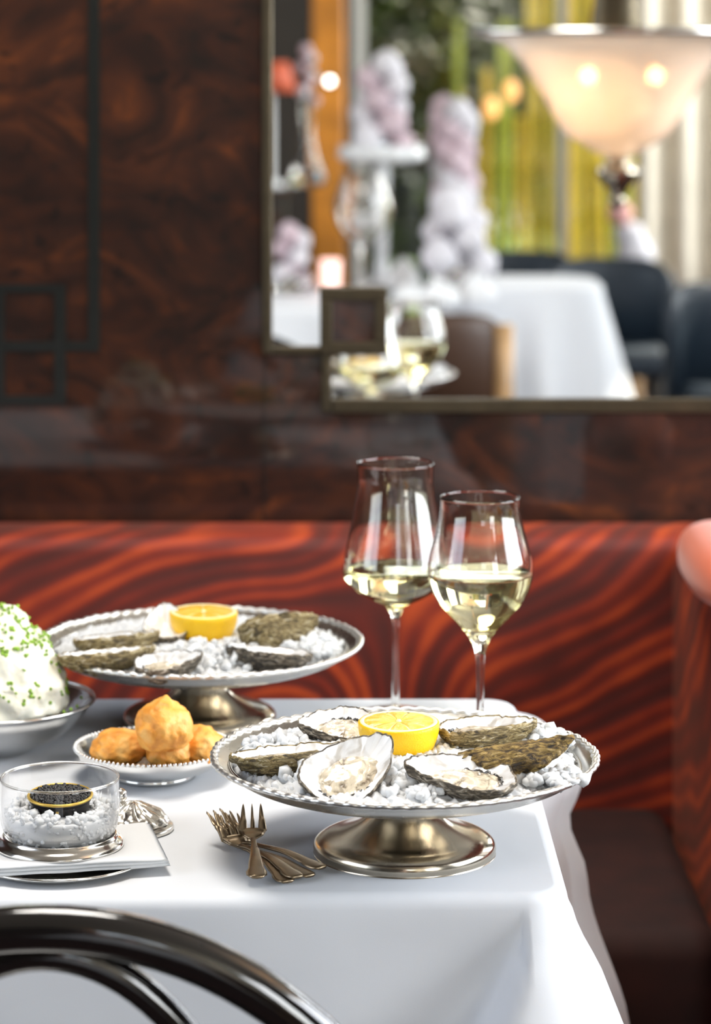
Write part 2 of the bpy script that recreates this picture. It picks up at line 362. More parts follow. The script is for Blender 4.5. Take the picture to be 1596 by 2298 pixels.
def interp(tab, x):
    if x <= tab[0][0]: return tab[0][1]
    for (a, p), (b, q) in zip(tab, tab[1:]):
        if x <= b: t = (x-a)/(b-a); t = t*t*(3-2*t); return p+(q-p)*t
    return tab[-1][1]

# ------------------------------------------------------------ the setting
XL, XR, YR, CE = -3.0, 3.0, -4.0, 3.0
def struct(o): return tag(o, kind='structure')
struct(G().box((XL-.1, YR-.1, -.06), (XR+.1, WY+.1, 0)).build('floor', M_CARPET, smooth=False))
struct(G().box((XL-.1, YR-.1, CE), (XR+.1, WY+.1, CE+.1)).build('ceiling', M_CEIL, smooth=False))
struct(G().box((XL-.1, WY, 0), (XR+.1, WY+.1, CE)).build('wall_back', M_BURL, smooth=False))
def wall_open(name, axis, pos, a0, a1, openings, mat, th=.1):
    g = G(); xs = sorted([a0, a1] + [v for o in openings for v in o[:2]])
    def bx(u0, u1, z0, z1):
        if axis == 'x': g.box((min(pos, pos+th), u0, z0), (max(pos, pos+th), u1, z1))
        else: g.box((u0, min(pos, pos+th), z0), (u1, max(pos, pos+th), z1))
    for u0, u1 in zip(xs, xs[1:]):
        op = [o for o in openings if o[0] <= u0+1e-6 and o[1] >= u1-1e-6]
        if not op: bx(u0, u1, 0, CE)
        else: bx(u0, u1, 0, op[0][2]); bx(u0, u1, op[0][3], CE)
    return struct(g.build(name, mat, smooth=False))
wall_open('wall_right', 'x', XR, YR, WY, [(1.1, 3.6, .95, 2.95), (-3.5, -1.1, .9, 2.95)], M_DARK)  # the rearward opening is added for the fill light
wall_open('wall_left', 'x', XL, YR, WY, [(-.4, 2.2, 1.1, 2.9)], M_DARK, -.1)
wall_open('wall_rear', 'y', YR, XL, XR, [(.10, 2.7, .05, 2.9)], M_DARK, -.1)
def window(name, axis, pos, a0, a1, z0, z1, nu, nz, bars=.03, th=.05):
    g = G(); 
    def bx(gg, u0, u1, w0, w1, t):
        if axis == 'x': gg.box((pos-t/2, u0, w0), (pos+t/2, u1, w1))
        else: gg.box((u0, pos-t/2, w0), (u1, pos+t/2, w1))
    for u in (a0, a1-.05): bx(g, u, u+.05, z0, z1, th)
    for w_ in (z0, z1-.05): bx(g, a0, a1, w_, w_+.05, th)
    for i in range(1, nu): u = a0+(a1-a0)*i/nu; bx(g, u-bars/2, u+bars/2, z0, z1, th*.8)
    for i in range(1, nz): w_ = z0+(z1-z0)*i/nz; bx(g, a0, a1, w_-bars/2, w_+bars/2, th*.8)
    o = struct(g.build(name, M_WHITEPAINT, smooth=False)); p = G(); bx(p, a0+.02, a1-.02, z0+.02, z1-.02, .006); p.build('window_glass', M_PANE, o, smooth=False)
window('window_1', 'y', YR-.05, .10, 2.7, .05, 2.9, 3, 1, .04)
window('window_2', 'x', XR-.02, 1.1, 3.6, .95, 2.95, 3, 1, .05)
window('added_window_4', 'x', XR-.02, -3.5, -1.1, .9, 2.95, 2, 1, .05)  # unseen window, added so that light reaches curtain and far tables
window('window_3', 'x', XL+.02, -.4, 2.2, 1.1, 2.9, 2, 1, .05)

# wall panel seams and black inlay (coordinates measured on the wall plane)
def wb(x0, y0, x1, y1, d0=.0, d1=.004, g=None):
    g = g or G(); a, zt = P(x0, y0, WY); b_, zb = P(x1, y1, WY); g.box((a, WY-d1, zb), (b_, WY-d0, zt)); return g
g = G()
for r_ in [(198, -1300, 224, 786), (-500, 766, 224, 788), (-20, 638, 148, 656), (-20, 888, 148, 908), (122, 638, 148, 908), (-22, 638, 10, 908)]:
    wb(*r_, d1=.003+.0006*random.random(), g=g)
struct(g.build('trim_1', M_INLAY, smooth=False))
g = G(); wb(592, 800, 595, 1190, d1=.0012, g=g); struct(g.build('trim_2', M_INLAY, smooth=False))

# mirror
mir = thing('wall_mirror', 'large wall mirror in a thin bronze frame with a stepped lower left corner', 'mirror', (0, WY, 0))
def wp(px, py): x, z = P(px, py, WY); return x, z
poly = [wp(604, -1100), wp(604, 780), wp(730, 780), wp(730, 896), wp(3200, 896), wp(3200, -1100)]
vs = [(x, -.008, z) for x, z in poly] + [(x, -.001, z) for x, z in poly]; nn = len(poly)
mesh_obj('mirror_glass', vs, [tuple(range(nn)), tuple(range(2*nn-1, nn-1, -1))]+[(i, (i+1) % nn, (i+1) % nn+nn, i+nn) for i in range(nn)], M_MIRROR, mir, smooth=False)
def frame_bar(x0, y0, x1, y1, d=.016):
    a, zt = wp(x0, y0); b_, zb = wp(x1, y1); return bevel(G().box((a, -d, zb), (b_, -.0005, zt)).build('frame_bar', M_BRONZE, mir, smooth=False), .003)
frame_bar(588, -1120, 612, 795); frame_bar(612, 775, 722, 796, .0155); frame_bar(720, 790, 744, 925, .015); frame_bar(744, 892, 3200, 926, .0165); frame_bar(588, -1140, 3200, -1100)
sq = G(); 
for r_ in [(718, 643, 868, 672), (718, 764, 868, 792), (718, 672, 746, 764), (840, 672, 868, 764)]:
    a, zt = wp(r_[0], r_[1]); b_, zb = wp(r_[2], r_[3]); sq.box((a, -.022, zb), (b_, -.009, zt))
bevel(sq.build('square_ornament', M_BRONZE, mir, smooth=False), .002)
a, zt = wp(744, 670); b_, zb = wp(842, 766); G().box((a, -.014, zb), (b_, -.009, zt)).build('wood_inset', M_BURL, mir, smooth=False)

# ------------------------------------------------------------ banquette
bq = thing('banquette', 'red banquette in velvet with swirling orange stripes along the panelled wall', 'banquette', (0, 0, 0))
def slab(x0, x1, y0, y1, z0, z1, rad, name, parent, mat=M_VELVET, seg=8):
    bm = bmesh.new(); bmesh.ops.create_cube(bm, size=1)
    for v in bm.verts: v.co = Vector(((x0+x1)/2+v.co.x*(x1-x0), (y0+y1)/2+v.co.y*(y1-y0), (z0+z1)/2+v.co.z*(z1-z0)))
    bmesh.ops.bevel(bm, geom=bm.edges[:], offset=rad, segments=seg, profile=.5, affect='EDGES')
    me = bpy.data.meshes.new(name); bm.to_mesh(me); bm.free(); me.materials.append(mat); me.polygons.foreach_set('use_smooth', [True]*len(me.polygons))
    o = bpy.data.objects.new(name, me); COL.objects.link(o)
    if parent: o.parent = parent
    return o
slab(-2.6, .53, 3.66, 3.785, .40, .800, .022, 'backrest', bq)
slab(-2.6, .44, 3.14, 3.67, .30, .45, .035, 'seat_cushion', bq, M_SEATSHADE)
G().box((-2.55, 3.22, 0), (.43, 3.66, .30)).build('plinth', M_DARK, bq, smooth=False)
slab(.447, .93, 2.62, 3.785, .02, .800, .045, 'side_backrest', bq)
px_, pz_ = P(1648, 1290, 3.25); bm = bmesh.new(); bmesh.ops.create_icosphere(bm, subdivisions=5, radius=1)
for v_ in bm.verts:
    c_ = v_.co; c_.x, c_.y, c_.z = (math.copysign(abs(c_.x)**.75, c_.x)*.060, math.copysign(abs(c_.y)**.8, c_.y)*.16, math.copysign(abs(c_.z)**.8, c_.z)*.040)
me_ = bpy.data.meshes.new('lit_top_bolster'); bm.to_mesh(me_); bm.free(); me_.materials.append(plain('lit_top_coral', (.80, .17, .07), .6, Sheen_Weight=.4)); me_.polygons.foreach_set('use_smooth', [True]*len(me_.polygons))
bo = bpy.data.objects.new('lit_top_bolster', me_); COL.objects.link(bo); bo.location = (px_, 3.25, .840); tag(bo, 'added coral cushion standing in for the lit top of the booth side at the right edge', 'cushion')  # added shape; its coral colour carries the light on the side's top

# ------------------------------------------------------------ tablecloths and tables
def cloth_mesh(x0, x1, y0, y1, zt, rad, drop, disp, ds=.006, lift=.003, ringsteps=26):
    st = []                                                     # perimeter stations: position, normal, arc id
    def line(a, b, nrm, tagn):
        L = (Vector(b)-Vector(a)).length; k = max(2, int(L/ds))
        for i in range(k): st.append((Vector(a).lerp(Vector(b), i/k), Vector(nrm), tagn))
    def arc(c, a0, tagn):
        k = max(6, int(rad*PI/2/ds*1.6))
        for i in range(k):
            a = a0+(PI/2)*i/k; d = Vector((math.cos(a), math.sin(a))); st.append((Vector(c)+d*rad, d, tagn))
    line((x0+rad, y0), (x1-rad, y0), (0, -1), 'F'); arc((x1-rad, y0+rad), -PI/2, 'FR'); line((x1, y0+rad), (x1, y1-rad), (1, 0), 'R')
    arc((x1-rad, y1-rad), 0, 'BR'); line((x1-rad, y1), (x0+rad, y1), (0, 1), 'B'); arc((x0+rad, y1-rad), PI/2, 'BL')
    line((x0, y1-rad), (x0, y0+rad), (-1, 0), 'L'); arc((x0+rad, y0+rad), PI, 'FL')
    n = len(st); v = []; f = []
    er = .012
    prof = [(-.012, 0.0)] + [(er*(math.sin(t*PI/2))-er, er*(1-math.cos(t*PI/2))) for t in (0, .25, .5, .75, 1)]
    for k in range(1, ringsteps+1): prof.append((0, er+(drop-er)*(k/ringsteps)**1.25))
    for (off, d) in prof:
        for (p, nr, tg) in st:
            e = disp(p, nr, tg, d) if d > er else 0
            q = p+nr*(off+e); v.append((q.x, q.y, zt+lift-d))
    for r_ in range(len(prof)-1):
        for i in range(n): j = (i+1) % n; f.append((r_*n+i, r_*n+j, (r_+1)*n+j, (r_+1)*n+i))
    f.append(tuple(range(n)))
    return v, f
TX0, TX1, TY0, TY1 = -1.0, .197, 2.287, 2.98
backflare = [(0, 0), (.012, .022), (.04, .048), (.083, .066), (.12, .052), (.18, .07), (.35, .112), (.6, .17)]
def disp_main(p, nr, tg, d):
    e = .02*d
    # front right corner fold
    sx = TX1-p.x; sy = p.y-TY0
    if tg in ('F', 'FR') or (tg == 'R' and sy < .3):
        if tg == 'F':
            wdt = .020+.50*d; t = sx/wdt
            e += (.16*d*(1-sst(0, .05, sx)))*(1-sst(.01, .07, d))+sst(.01, .07, d)*(d*(.38*(1-sst(.72, 1.0, t))) - .16*d*sst(.95, 1.15, t)*(1-sst(1.2, 2.6, t)))
            e += .05*d*math.sin(p.x*17+1.0)*sst(.05, .3, sx)
        elif tg == 'FR': e += d*(.16+.22*sst(.01, .07, d))
        else: e += d*(.16+.22*sst(.01, .07, d)+.07*(math.cos(sy*38)-1)) * (1-sst(0, .16, sy))
    if tg == 'R':
        e += .035*d*math.sin(p.y*42)*sst(.1, .3, sy)
        e += interp(backflare, d)*(1-sst(0, .15, TY1-p.y))
    if tg in ('BR', 'B'): e += interp(backflare, d)*((1-sst(0, .15, TX1-p.x)) if tg == 'B' else 1)
    return e
v, f = cloth_mesh(TX0, TX1, TY0, TY1, TZ-.003, .035, .46, disp_main, ds=.004)
tc = mesh_obj('tablecloth', v, f, M_LINEN); tag(tc, 'white tablecloth draped over the nearest table with oyster stands on it', 'tablecloth')
tb = thing('dining_table', 'dining table hidden beneath the nearest white tablecloth', 'table', (-.4, 2.63, 0))
G().box((-.58, -.318, .715), (.560, .318, .740)).build('tabletop', M_GOLDWOOD, tb, smooth=False)
G().lathe([(.0, 0), (.25, 0), (.25, .02), (.06, .05), (.04, .1), (.04, .68), (.12, .715), (0, .715)], 32).build('pedestal', M_DARK, tb)

# ------------------------------------------------------------ footed stands
def stand(loc, label, nb, seed):
    t = thing('cake_stand', label, 'serving stand', loc, group='silver oyster stands')
    bod = smoothprof([(.0, .0545), (.03, .055), (.07, .057), (.11, .0625), (.14, .071), (.158, .0805), (.163, .083)], 4)
    und = smoothprof([(.163, .0805), (.157, .0770), (.14, .0675), (.11, .0590), (.07, .0535), (.032, .0515)], 4)
    dish = G().lathe(bod+und, 128); dish.build('dish', M_SILVER, t)
    def fn(a, r, z, k):
        w_ = .0013*abs(math.sin(a*nb/2)) + .0007*noise.noise((a*7, seed, 0)); return (r+w_*1.6, z+w_*.9)
    ring = [(.1625+.0030*math.cos(q), .0825+.0026*math.sin(q)) for q in [2*PI*i/10 for i in range(10)]]
    G().lathe(ring, 360, fn=fn, close=True).build('scalloped_rim', M_RIM, t)
    inner = [(.150+.0016*math.cos(q), .0768+.0014*math.sin(q)) for q in [2*PI*i/8 for i in range(8)]]
    G().lathe(inner, 128, close=True).build('inner_rim_line', M_SILVER, t)
    ft = smoothprof([(.026, .0525), (.0255, .046), (.027, .040), (.032, .032), (.042, .0245), (.056, .0185), (.069, .0150), (.0765, .0105), (.0785, .0055), (.0778, .0015), (.0784, 0)], 5)
    G().lathe(ft+[(.0, 0)], 96).build('pedestal_foot', M_SILVER_BASE, t)
    return t
FS = Vector((.0643, 2.41, TZ)); BS = Vector((-.1325, 2.868, TZ))
stand(FS, 'footed silver oyster stand in front with a bronze-toned foot', 76, 1)
stand(BS, 'footed silver oyster stand at the back of the table, behind the cheese puffs', 76, 5)

# ---- ice
def jit_chunk(g, c, s, rnd):
    v, f = ICO[1]; M = Matrix.Rotation(rnd.uniform(0, 6.28), 3, Vector((rnd.random()-.5, rnd.random()-.5, rnd.random()-.5)).normalized())
    sc = (s*rnd.uniform(.7, 1.3), s*rnd.uniform(.7, 1.3), s*rnd.uniform(.5, 1.0)); out = []
    for p in v:
        q = Vector((p[0]*sc[0], p[1]*sc[1], p[2]*sc[2]))*rnd.uniform(.72, 1.18); out.append(c + M @ q)
    g.add(out, f)
def ice_on(loc, n, seed, label, heaps, keep=None):
    rnd = random.Random(seed); g = G()
    bed = [(0, .084), (.05, .084), (.09, .0825), (.12, .080), (.140, .0765), (.146, .0745), (.12, .067), (.0, .060)]
    def icefn(a, r, z, k):
        p = (r*math.cos(a)*170, r*math.sin(a)*170, seed); p2 = (p[0]*2.3, p[1]*2.3, seed)
        return r, z+(.0022+.0046*noise.noise(p)+.0022*abs(noise.noise(p2)) if r < .143 and k < 60 else 0)
    g.lathe([(r2, interp([(0, .0835), (.05, .0835), (.09, .082), (.12, .0795), (.140, .0765), (.147, .0750)], r2)) for r2 in [.0005+.1465*i/59 for i in range(60)]]+[(.12, .067), (.0005, .060)], 300, fn=icefn)
    for i in range(n):
        r_ = .146*math.sqrt(rnd.random()); a = rnd.uniform(0, 2*PI)
        z = .0850-.0095*(r_/.146)**2 + rnd.uniform(-.001, .003)
        jit_chunk(g, Vector((r_*math.cos(a), r_*math.sin(a), z)), rnd.uniform(.0018, .0048), rnd)
    for (hx, hy, hr, hh, k) in heaps:
        for i in range(k):
            rr = hr*math.sqrt(rnd.random()); a = rnd.uniform(0, 2*PI)
            z = .084 + hh*(1-(rr/hr)**2)*rnd.random()
            jit_chunk(g, Vector((hx+rr*math.cos(a), hy+rr*math.sin(a), z)), rnd.uniform(.003, .0068), rnd)
    o = g.build('crushed_ice', M_ICE, None, smooth=True, loc=loc)
    return tag(o, label, 'crushed ice', None, 'stuff')
ice_on(FS, 1500, 3, 'bed of crushed ice filling the front oyster stand', [(.12, .04, .03, .016, 90), (-.075, -.06, .032, .012, 90), (.005, -.105, .03, .007, 70), (.118, -.075, .028, .008, 70), (-.11, .03, .03, .008, 60), (-.02, -.06, .035, .008, 60)])
ice_on(BS, 1300, 4, 'bed of crushed ice filling the oyster stand at the back', [(.035, -.10, .03, .018, 90), (.105, -.06, .025, .016, 60), (0, -.06, .04, .012, 80), (.05, -.04, .03, .014, 50), (-.02, -.115, .02, .006, 40), (.12, -.03, .02, .012, 40)])

# ---- oysters
def oyster(loc, head, tilt, L, W, D, seed, mat, label, meat=True, grp=None, roll=0):
    rnd = random.Random(seed)
    t = thing('oyster', label, 'oyster', loc, (0, 0, 0), grp)
    t.rotation_euler = (Matrix.Rotation(math.radians(tilt), 3, 'X') @ Matrix.Rotation(math.radians(roll), 3, 'Y') @ Matrix.Rotation(math.radians(head), 3, 'Z')).to_euler()
    NA, NR = 96, 12
    def outline(a):
        ca, sa = math.cos(a), math.sin(a)
        j = 1+.06*noise.noise((ca*2.5+seed, sa*2.5, 0))+.028*noise.noise((ca*9+seed, sa*9, 3))
        x = L/2*ca*j; y = W/2*sa*(1-.42*ca)*j + .07*L*(ca*ca)*math.sin(seed)
        return x, y
    def rimz(a): return .0022*noise.noise((math.cos(a)*5+seed, math.sin(a)*5, 9))+.004*math.cos(a)+.0016*noise.noise((math.cos(a)*14, math.sin(a)*14, seed))
    def surf(fr, a, outer):
        ox, oy = outline(a); x, y = ox*fr, oy*fr
        d = D*(1-fr**2.2)
        if outer:
            rough = (1.6 if seed in (55, 67) else 1)*.0030*noise.noise((x*75+seed, y*75, 4))+.0016*noise.noise((x*190, y*190, seed))+.0012*math.sin(fr*34+4*noise.noise((x*40, y*40, seed)))
            bulge = 1+.10*math.sin(PI*fr)
            return (x*bulge, y*bulge, -(d*1.28+.0035)*(1 if fr < 1 else 1)+rough+rimz(a)*fr**2)
        return (x*.97, y*.97, -d*.85+rimz(a)*fr**2+.0009*noise.noise((x*60, y*60, seed))*fr)
    # outer shell incl. lip
    v = []; f = []
    rings = [i/NR for i in range(1, NR+1)]
    for fr in rings:
        for i in range(NA): v.append(surf(fr, 2*PI*i/NA, True))
    for fr, dz, sc in ((1.0, -.001, 1.015), (1.0, .0005, 1.0), (.955, .0002, 1.0)):
        for i in range(NA):
            p = surf(fr, 2*PI*i/NA, False); v.append((p[0]*sc/.985, p[1]*sc/.985, p[2]+dz))
    nr = NR+3
    for r_ in range(nr-1):
        for i in range(NA): j = (i+1) % NA; f.append((r_*NA+i, r_*NA+j, (r_+1)*NA+j, (r_+1)*NA+i))
    c = len(v); v.append((0, 0, -(D*1.28+.0035)))
    for i in range(NA): f.append((c, (i+1) % NA, i))
    mesh_obj('shell', v, f, mat, t)
    v = []; f = []
    for k in range(1, 13):
        for i in range(NA): v.append(surf(.985*k/12, 2*PI*i/NA, False))
    for r_ in range(11):
        for i in range(NA): j = (i+1) % NA; f.append((r_*NA+i, r_*NA+j, (r_+1)*NA+j, (r_+1)*NA+i))
    c = len(v); v.append((0, 0, -D*.85))
    for i in range(NA): f.append((c, i, (i+1) % NA))
    mesh_obj('nacre_lining', v, f, M_NACRE, t)
    if meat:
        v, f = ICO[4]; out = []
        for p in v:
            a = math.atan2(p[1], p[0]); x = p[0]*L*.33 - L*.04; y = p[1]*W*.33
            q = 1+.12*noise.noise((p[0]*2+seed, p[1]*2, p[2]*2))
            wr = .0020*noise.noise((p[0]*5, p[1]*5+seed, 1))+.0010*noise.noise((p[0]*12, p[1]*12+seed, 5))
            out.append((x*q, y*q, -D*.62 + p[2]*D*.36 + wr))
        mesh_obj('oyster_meat', out, f, M_MEAT, t)
        pts = []; ph = rnd.uniform(2.4, 3.4)
        for i in range(34):
            a = ph+2.1*i/33; w_ = .0011*math.sin(i*1.9)
            pts.append((math.cos(a)*(L*.335+w_)-L*.04, math.sin(a)*(W*.335+w_), -D*.55+.0012*math.sin(i*1.3)+.001))
        G().tube(pts, [.0003+.0011*math.sin(PI*i/33) for i in range(34)], 8).build('dark_frill', M_FRILL, t)
    return t
def at(px, py, h): x, y = T(px, py, h); return Vector((x, y, TZ+h))
FO = 'oysters on the front stand'; BO = 'oysters on the back stand'
oyster(at(757, 1622, .097), 195, 16, .070, .052, .014, 11, M_SHELL[1], 'open oyster on front stand, at back left just behind the lemon half', grp=FO)
oyster(at(657, 1682, .098), 9, -7, .108, .056, .016, 22, M_SHELL[0], 'long open oyster on front stand, farthest left, olive shell in profile', grp=FO)
oyster(at(792, 1722, .099), 38, 33, .088, .060, .015, 33, M_SHELL[1], 'open oyster on front stand tilted forward with meat and dark frill showing', grp=FO)
oyster(at(1031, 1728, .098), 168, 10, .094, .060, .017, 44, M_SHELL[1], 'open oyster at front right of the lemon on the front stand, grey layered shell', grp=FO)
oyster(at(1155, 1696, .100), -13, -60, .106, .030, .013, 55, M_SHELL[2], 'oyster on front stand turned away showing its rough ochre shell', False, grp=FO)
oyster(at(1096, 1622, .103), -6, -2, .088, .060, .017, 66, M_SHELL[0], 'open oyster at back right of the front stand behind the ochre shell', grp=FO)
oyster(at(372, 1392, .106), 100, 20, .055, .045, .016, 12, M_SHELL[1], 'oyster on back stand half hidden behind its lemon', False, grp=BO)
oyster(at(262, 1425, .097), 5, -8, .088, .048, .015, 23, M_SHELL[0], 'olive oyster at left on back stand, the farther of the two', False, grp=BO)
oyster(at(243, 1460, .097), 12, -8, .098, .050, .016, 34, M_SHELL[0], 'long olive oyster at left front of the back stand', False, grp=BO)
oyster(at(378, 1480, .095), 10, 8, .068, .046, .015, 45, M_SHELL[1], 'open oyster at the front centre of the back stand', True, grp=BO)
oyster(at(602, 1458, .098), 172, -6, .088, .050, .016, 56, M_SHELL[1], 'open oyster at right of the back stand beside the ice heap', True, grp=BO)
oyster(at(622, 1400, .106), 14, -38, .086, .046, .020, 67, M_SHELL[0], 'oyster at back right of the back stand with its shell turned to the viewer', False, grp=BO, roll=-12)

# ---- lemon halves
def lemon(loc, r_, label, rot=0):
    t = thing('lemon_half', label, 'lemon', loc, (math.radians(1.5), 0, rot), group='lemon halves')
    H = r_*1.12
    out = [(r_*math.sin(q)**.92 if q > 0 else 0, -H*math.cos(q)) for q in [PI/2*i/20 for i in range(21)]]
    G().lathe(out+[(r_*.985, .0008), (r_*.93, .0010)], 72).build('rind', M_RIND, t)
    G().lathe([(r_*.955, .0009), (r_*.93, .0014), (r_*.86, .0013), (r_*.85, .0008)], 72).build('pith', M_PITH, t)
    G().lathe([(0.0001, .0009), (r_*.08, .0009)] + [(r_*(.08+.79*i/12), .0010+.0012*math.sin(PI*i/12)) for i in range(1, 13)], 90, fn=lambda a, r2, z, k: (r2, z-.0010*(1-abs(math.sin(5*a)))**4)).build('flesh', M_FLESH, t)
    G().lathe([(0.0001, .0024), (r_*.05, .0022), (r_*.07, .0008)], 16).build('core', M_PITH, t)
lx, lz = P(895, 1631, 2.425); lemon((lx, 2.425, lz+.004), .0352, 'halved lemon, cut side up, in the middle of the front oyster stand')
lx, lz = P(457, 1374, 2.875); lemon((lx, 2.875, lz), .0352, 'halved lemon, cut side up, in the middle of the back oyster stand', .4)

# ------------------------------------------------------------ wine glasses
def wineglass(loc, outer, level, name, label, floor_z):
    t = thing('wine_glass', label, 'wine glass', loc, group='wine glasses of white wine')
    outer = smoothprof(outer, 5); th = .0010
    rim = outer[0]; inner = [(max(.0003, r_-th), z) for (r_, z) in outer if z > floor_z+.004]
    prof = [(0.0002, 0), (.038, 0), (.0385, .0008), (.036, .0016), (.02, .0028), (.008, .0055)] + list(reversed(outer)) + [(rim[0]-th*.5, rim[1]+.0006)] + inner + [(inner[-1][0]*.55, floor_z+.0012), (0.0002, floor_z)]
    G().lathe(prof, 96).build('glass_body', M_GLASS, t)
    lw = [(r_+.00005, z) for (r_, z) in inner if z < level] ; top = min(inner, key=lambda q: abs(q[1]-level))
    w_ = [(0.0002, level), (top[0]*.93, level), (top[0]*.985, level+.0003), (top[0]+.00005, level+.0010)] + lw + [(inner[-1][0]*.56, floor_z+.0011), (0.0002, floor_z-.0001)]
    G().lathe(w_, 96).build('wine', M_WINE, t)
def gl(Y, cx, tab): 
    k = Y/FPX; return [(r_*k, (CZ-TZ)-(y-HY)*k) for (y, r_) in tab]
Yg = 2.75; x_, _ = P(1078, 0, Yg)
tab = [(1116, 89.6), (1150, 90), (1194, 100), (1250, 115), (1283, 118.5), (1313, 113.5), (1345, 99), (1376, 74), (1401, 50), (1432, 25.5), (1454, 16), (1476, 11), (1532, 9), (1600, 8.5), (1670, 9.5)]
wineglass((x_, Yg, TZ+.0005), gl(Yg, 1078, tab), .697-(1288-90)*Yg/FPX, 'a', 'tulip-shaped glass of white wine at the right, behind the front stand', .697-(1418-90)*Yg/FPX)
Yg = 2.90; x_, _ = P(888, 0, Yg)
tab = [(1040, 87), (1070, 85.5), (1095, 86), (1157, 96), (1219, 109), (1270, 118.5), (1298, 115), (1322, 95), (1342, 62), (1352, 40), (1362, 22), (1376, 14), (1396, 8.5), (1470, 7), (1540, 8), (1590, 10)]
wineglass((x_, Yg, TZ+.0005), gl(Yg, 888, tab), .697-(1279-90)*Yg/FPX, 'b', 'taller angular glass of white wine at the left of the pair', .697-(1358-90)*Yg/FPX)

# ------------------------------------------------------------ cheese puffs in a beaded bowl
PB = Vector((*T(345, 1742), TZ))
t = thing('beaded_bowl', 'shallow silver bowl with a beaded rim holding cheese puffs', 'bowl', PB)
prof = smoothprof([(0.0005, .0085), (.035, .009), (.055, .0135), (.068, .021), (.0735, .0285)], 5) + smoothprof([(.0745, .0275), (.0695, .0190), (.057, .0105), (.040, .0060), (.038, .0030)], 5) + [(.040, .0005), (.0375, .0003), (.0005, .0040)]
G().lathe(prof, 96).build('bowl_body', M_POLISH, t)
g = G(); v, f = ICO[2]
for i in range(96):
    a = 2*PI*i/96; c = Vector((.0745*math.cos(a), .0745*math.sin(a), .0290)); g.add([c+Vector(p)*.0019 for p in v], f)
tag(g.build('bead_rim', M_POLISH, t), 'row of small round silver beads', None)
def puff(loc, r_, seed, label, sq_=.85):
    v, f = ICO[5]; out = []
    for p in v:
        q = Vector(p); k = 1+.10*noise.noise(q*1.6+Vector((seed, 0, 0)))+.075*noise.noise(q*4+Vector((seed, 2, 0)))+.018*abs(noise.noise(q*11+Vector((seed, 5, 0))))
        z = q.z*sq_
        if q.z < -.7: z = -.7*sq_+(q.z+.7)*.4
        tip = .13*math.exp(-((q.x-.1)**2+q.y**2)/.02)*max(0, q.z) if seed == 1 else 0
        out.append((q.x*k*r_, q.y*k*r_, z*k*r_+tip*r_))
    o = mesh_obj('cheese_puff', out, f, M_PUFF, None, loc=loc); tag(o, label, 'cheese puff', 'cheese puffs in the beaded bowl')
def pp(px, py, h): x, y = T(px, py, h); return (x, y, TZ+h)
puff(pp(268, 1680, .035), .0262, 2, 'golden cheese puff at the left of the beaded bowl', .72)
puff(pp(380, 1685, .035), .0235, 3, 'golden cheese puff at the front centre of the beaded bowl', .72)
puff(pp(447, 1678, .035), .0235, 4, 'golden cheese puff at the right of the beaded bowl next to the oyster stand', .85)
puff(pp(350, 1664, .031), .0235, 6, 'golden cheese puff at the rear, mostly hidden under the top puff', .7)
puff(pp(367, 1630, .062), .0268, 1, 'golden cheese puff with a small tip, topmost of the pile', .92)

# ------------------------------------------------------------ creamy salad in silver bowl
SB = Vector((*T(-16, 1682), TZ))
t = thing('salad_bowl', 'polished silver bowl at the left edge holding a creamy mound', 'bowl', SB)
prof = smoothprof([(0.0005, .010), (.04, .011), (.07, .022), (.088, .038), (.096, .0475), (.1005, .0500)], 5) + smoothprof([(.1010, .0488), (.0965, .0455), (.089, .0350), (.072, .0185), (.045, .0050), (.035, .0008), (.0005, .0004)], 5)
G().lathe(prof, 96).build('bowl_body', M_POLISH, t)
ring = [(.0998+.0016*math.cos(q), .0497+.0014*math.sin(q)) for q in [2*PI*i/8 for i in range(8)]]; G().lathe(ring, 96, close=True).build('rolled_rim', M_POLISH, t)
v, f = ICO[6]; out = []
def mound(q):
    a = math.atan2(q.y, q.x); zf = q.z*.5+.5                    # 0 bottom .. 1 top
    rad = interp([(0, .030), (.12, .058), (.3, .072), (.5, .069), (.72, .052), (.88, .031), (1, .0)], zf)
    z = .013+.128*interp([(0, 0), (.25, .22), (.5, .46), (.75, .76), (1, 1)], zf)
    d = .006*noise.noise(q*2.4)+.0036*noise.noise(q*6)+.0020*abs(noise.noise(q*14))
    l = math.hypot(q.x, q.y) or 1e-6
    return Vector((q.x/l*(rad+d), q.y/l*(rad+d), z+d*q.z))
out = [mound(Vector(p)) for p in v]
sal = mesh_obj('salad_mound', out, f, M_SALAD, None, loc=SB); tag(sal, 'tall creamy white salad mound sprinkled with chives', 'salad')
rnd = random.Random(9); g = G(); me = sal.data; vi = rnd.sample(range(len(me.vertices)), 3800); cnt = 0
for i in vi:
    p = me.vertices[i].co; nr = me.vertices[i].normal
    if p.z < .052 or p.y > .045: continue
    dens = .26 + .5*sst(.08, .14, p.z)+.25*max(0, noise.noise(p*45))
    if rnd.random() > dens*.55: continue
    ax = Vector((rnd.uniform(-1, 1), rnd.uniform(-1, 1), rnd.uniform(-1, 1))).normalized()
    g.tube([p+nr*.0006-ax*.0009, p+nr*.0006+ax*.0009*rnd.uniform(.5, 1.3)], rnd.uniform(.0012, .0024), 6); cnt += 1
    if cnt > 520: break
for k in range(8):
    a = rnd.uniform(-.9, .3); r2 = rnd.uniform(.075, .088); c = Vector((r2*math.cos(a), r2*math.sin(a), .034+(r2-.075)*1.1)); g.tube([c, c+Vector((.002, .001, .001))], .0016, 6)
o = g.build('chopped_chives', M_GREEN, None, loc=SB); tag(o, 'chopped green chives scattered over the creamy mound', 'chives', None, 'stuff')

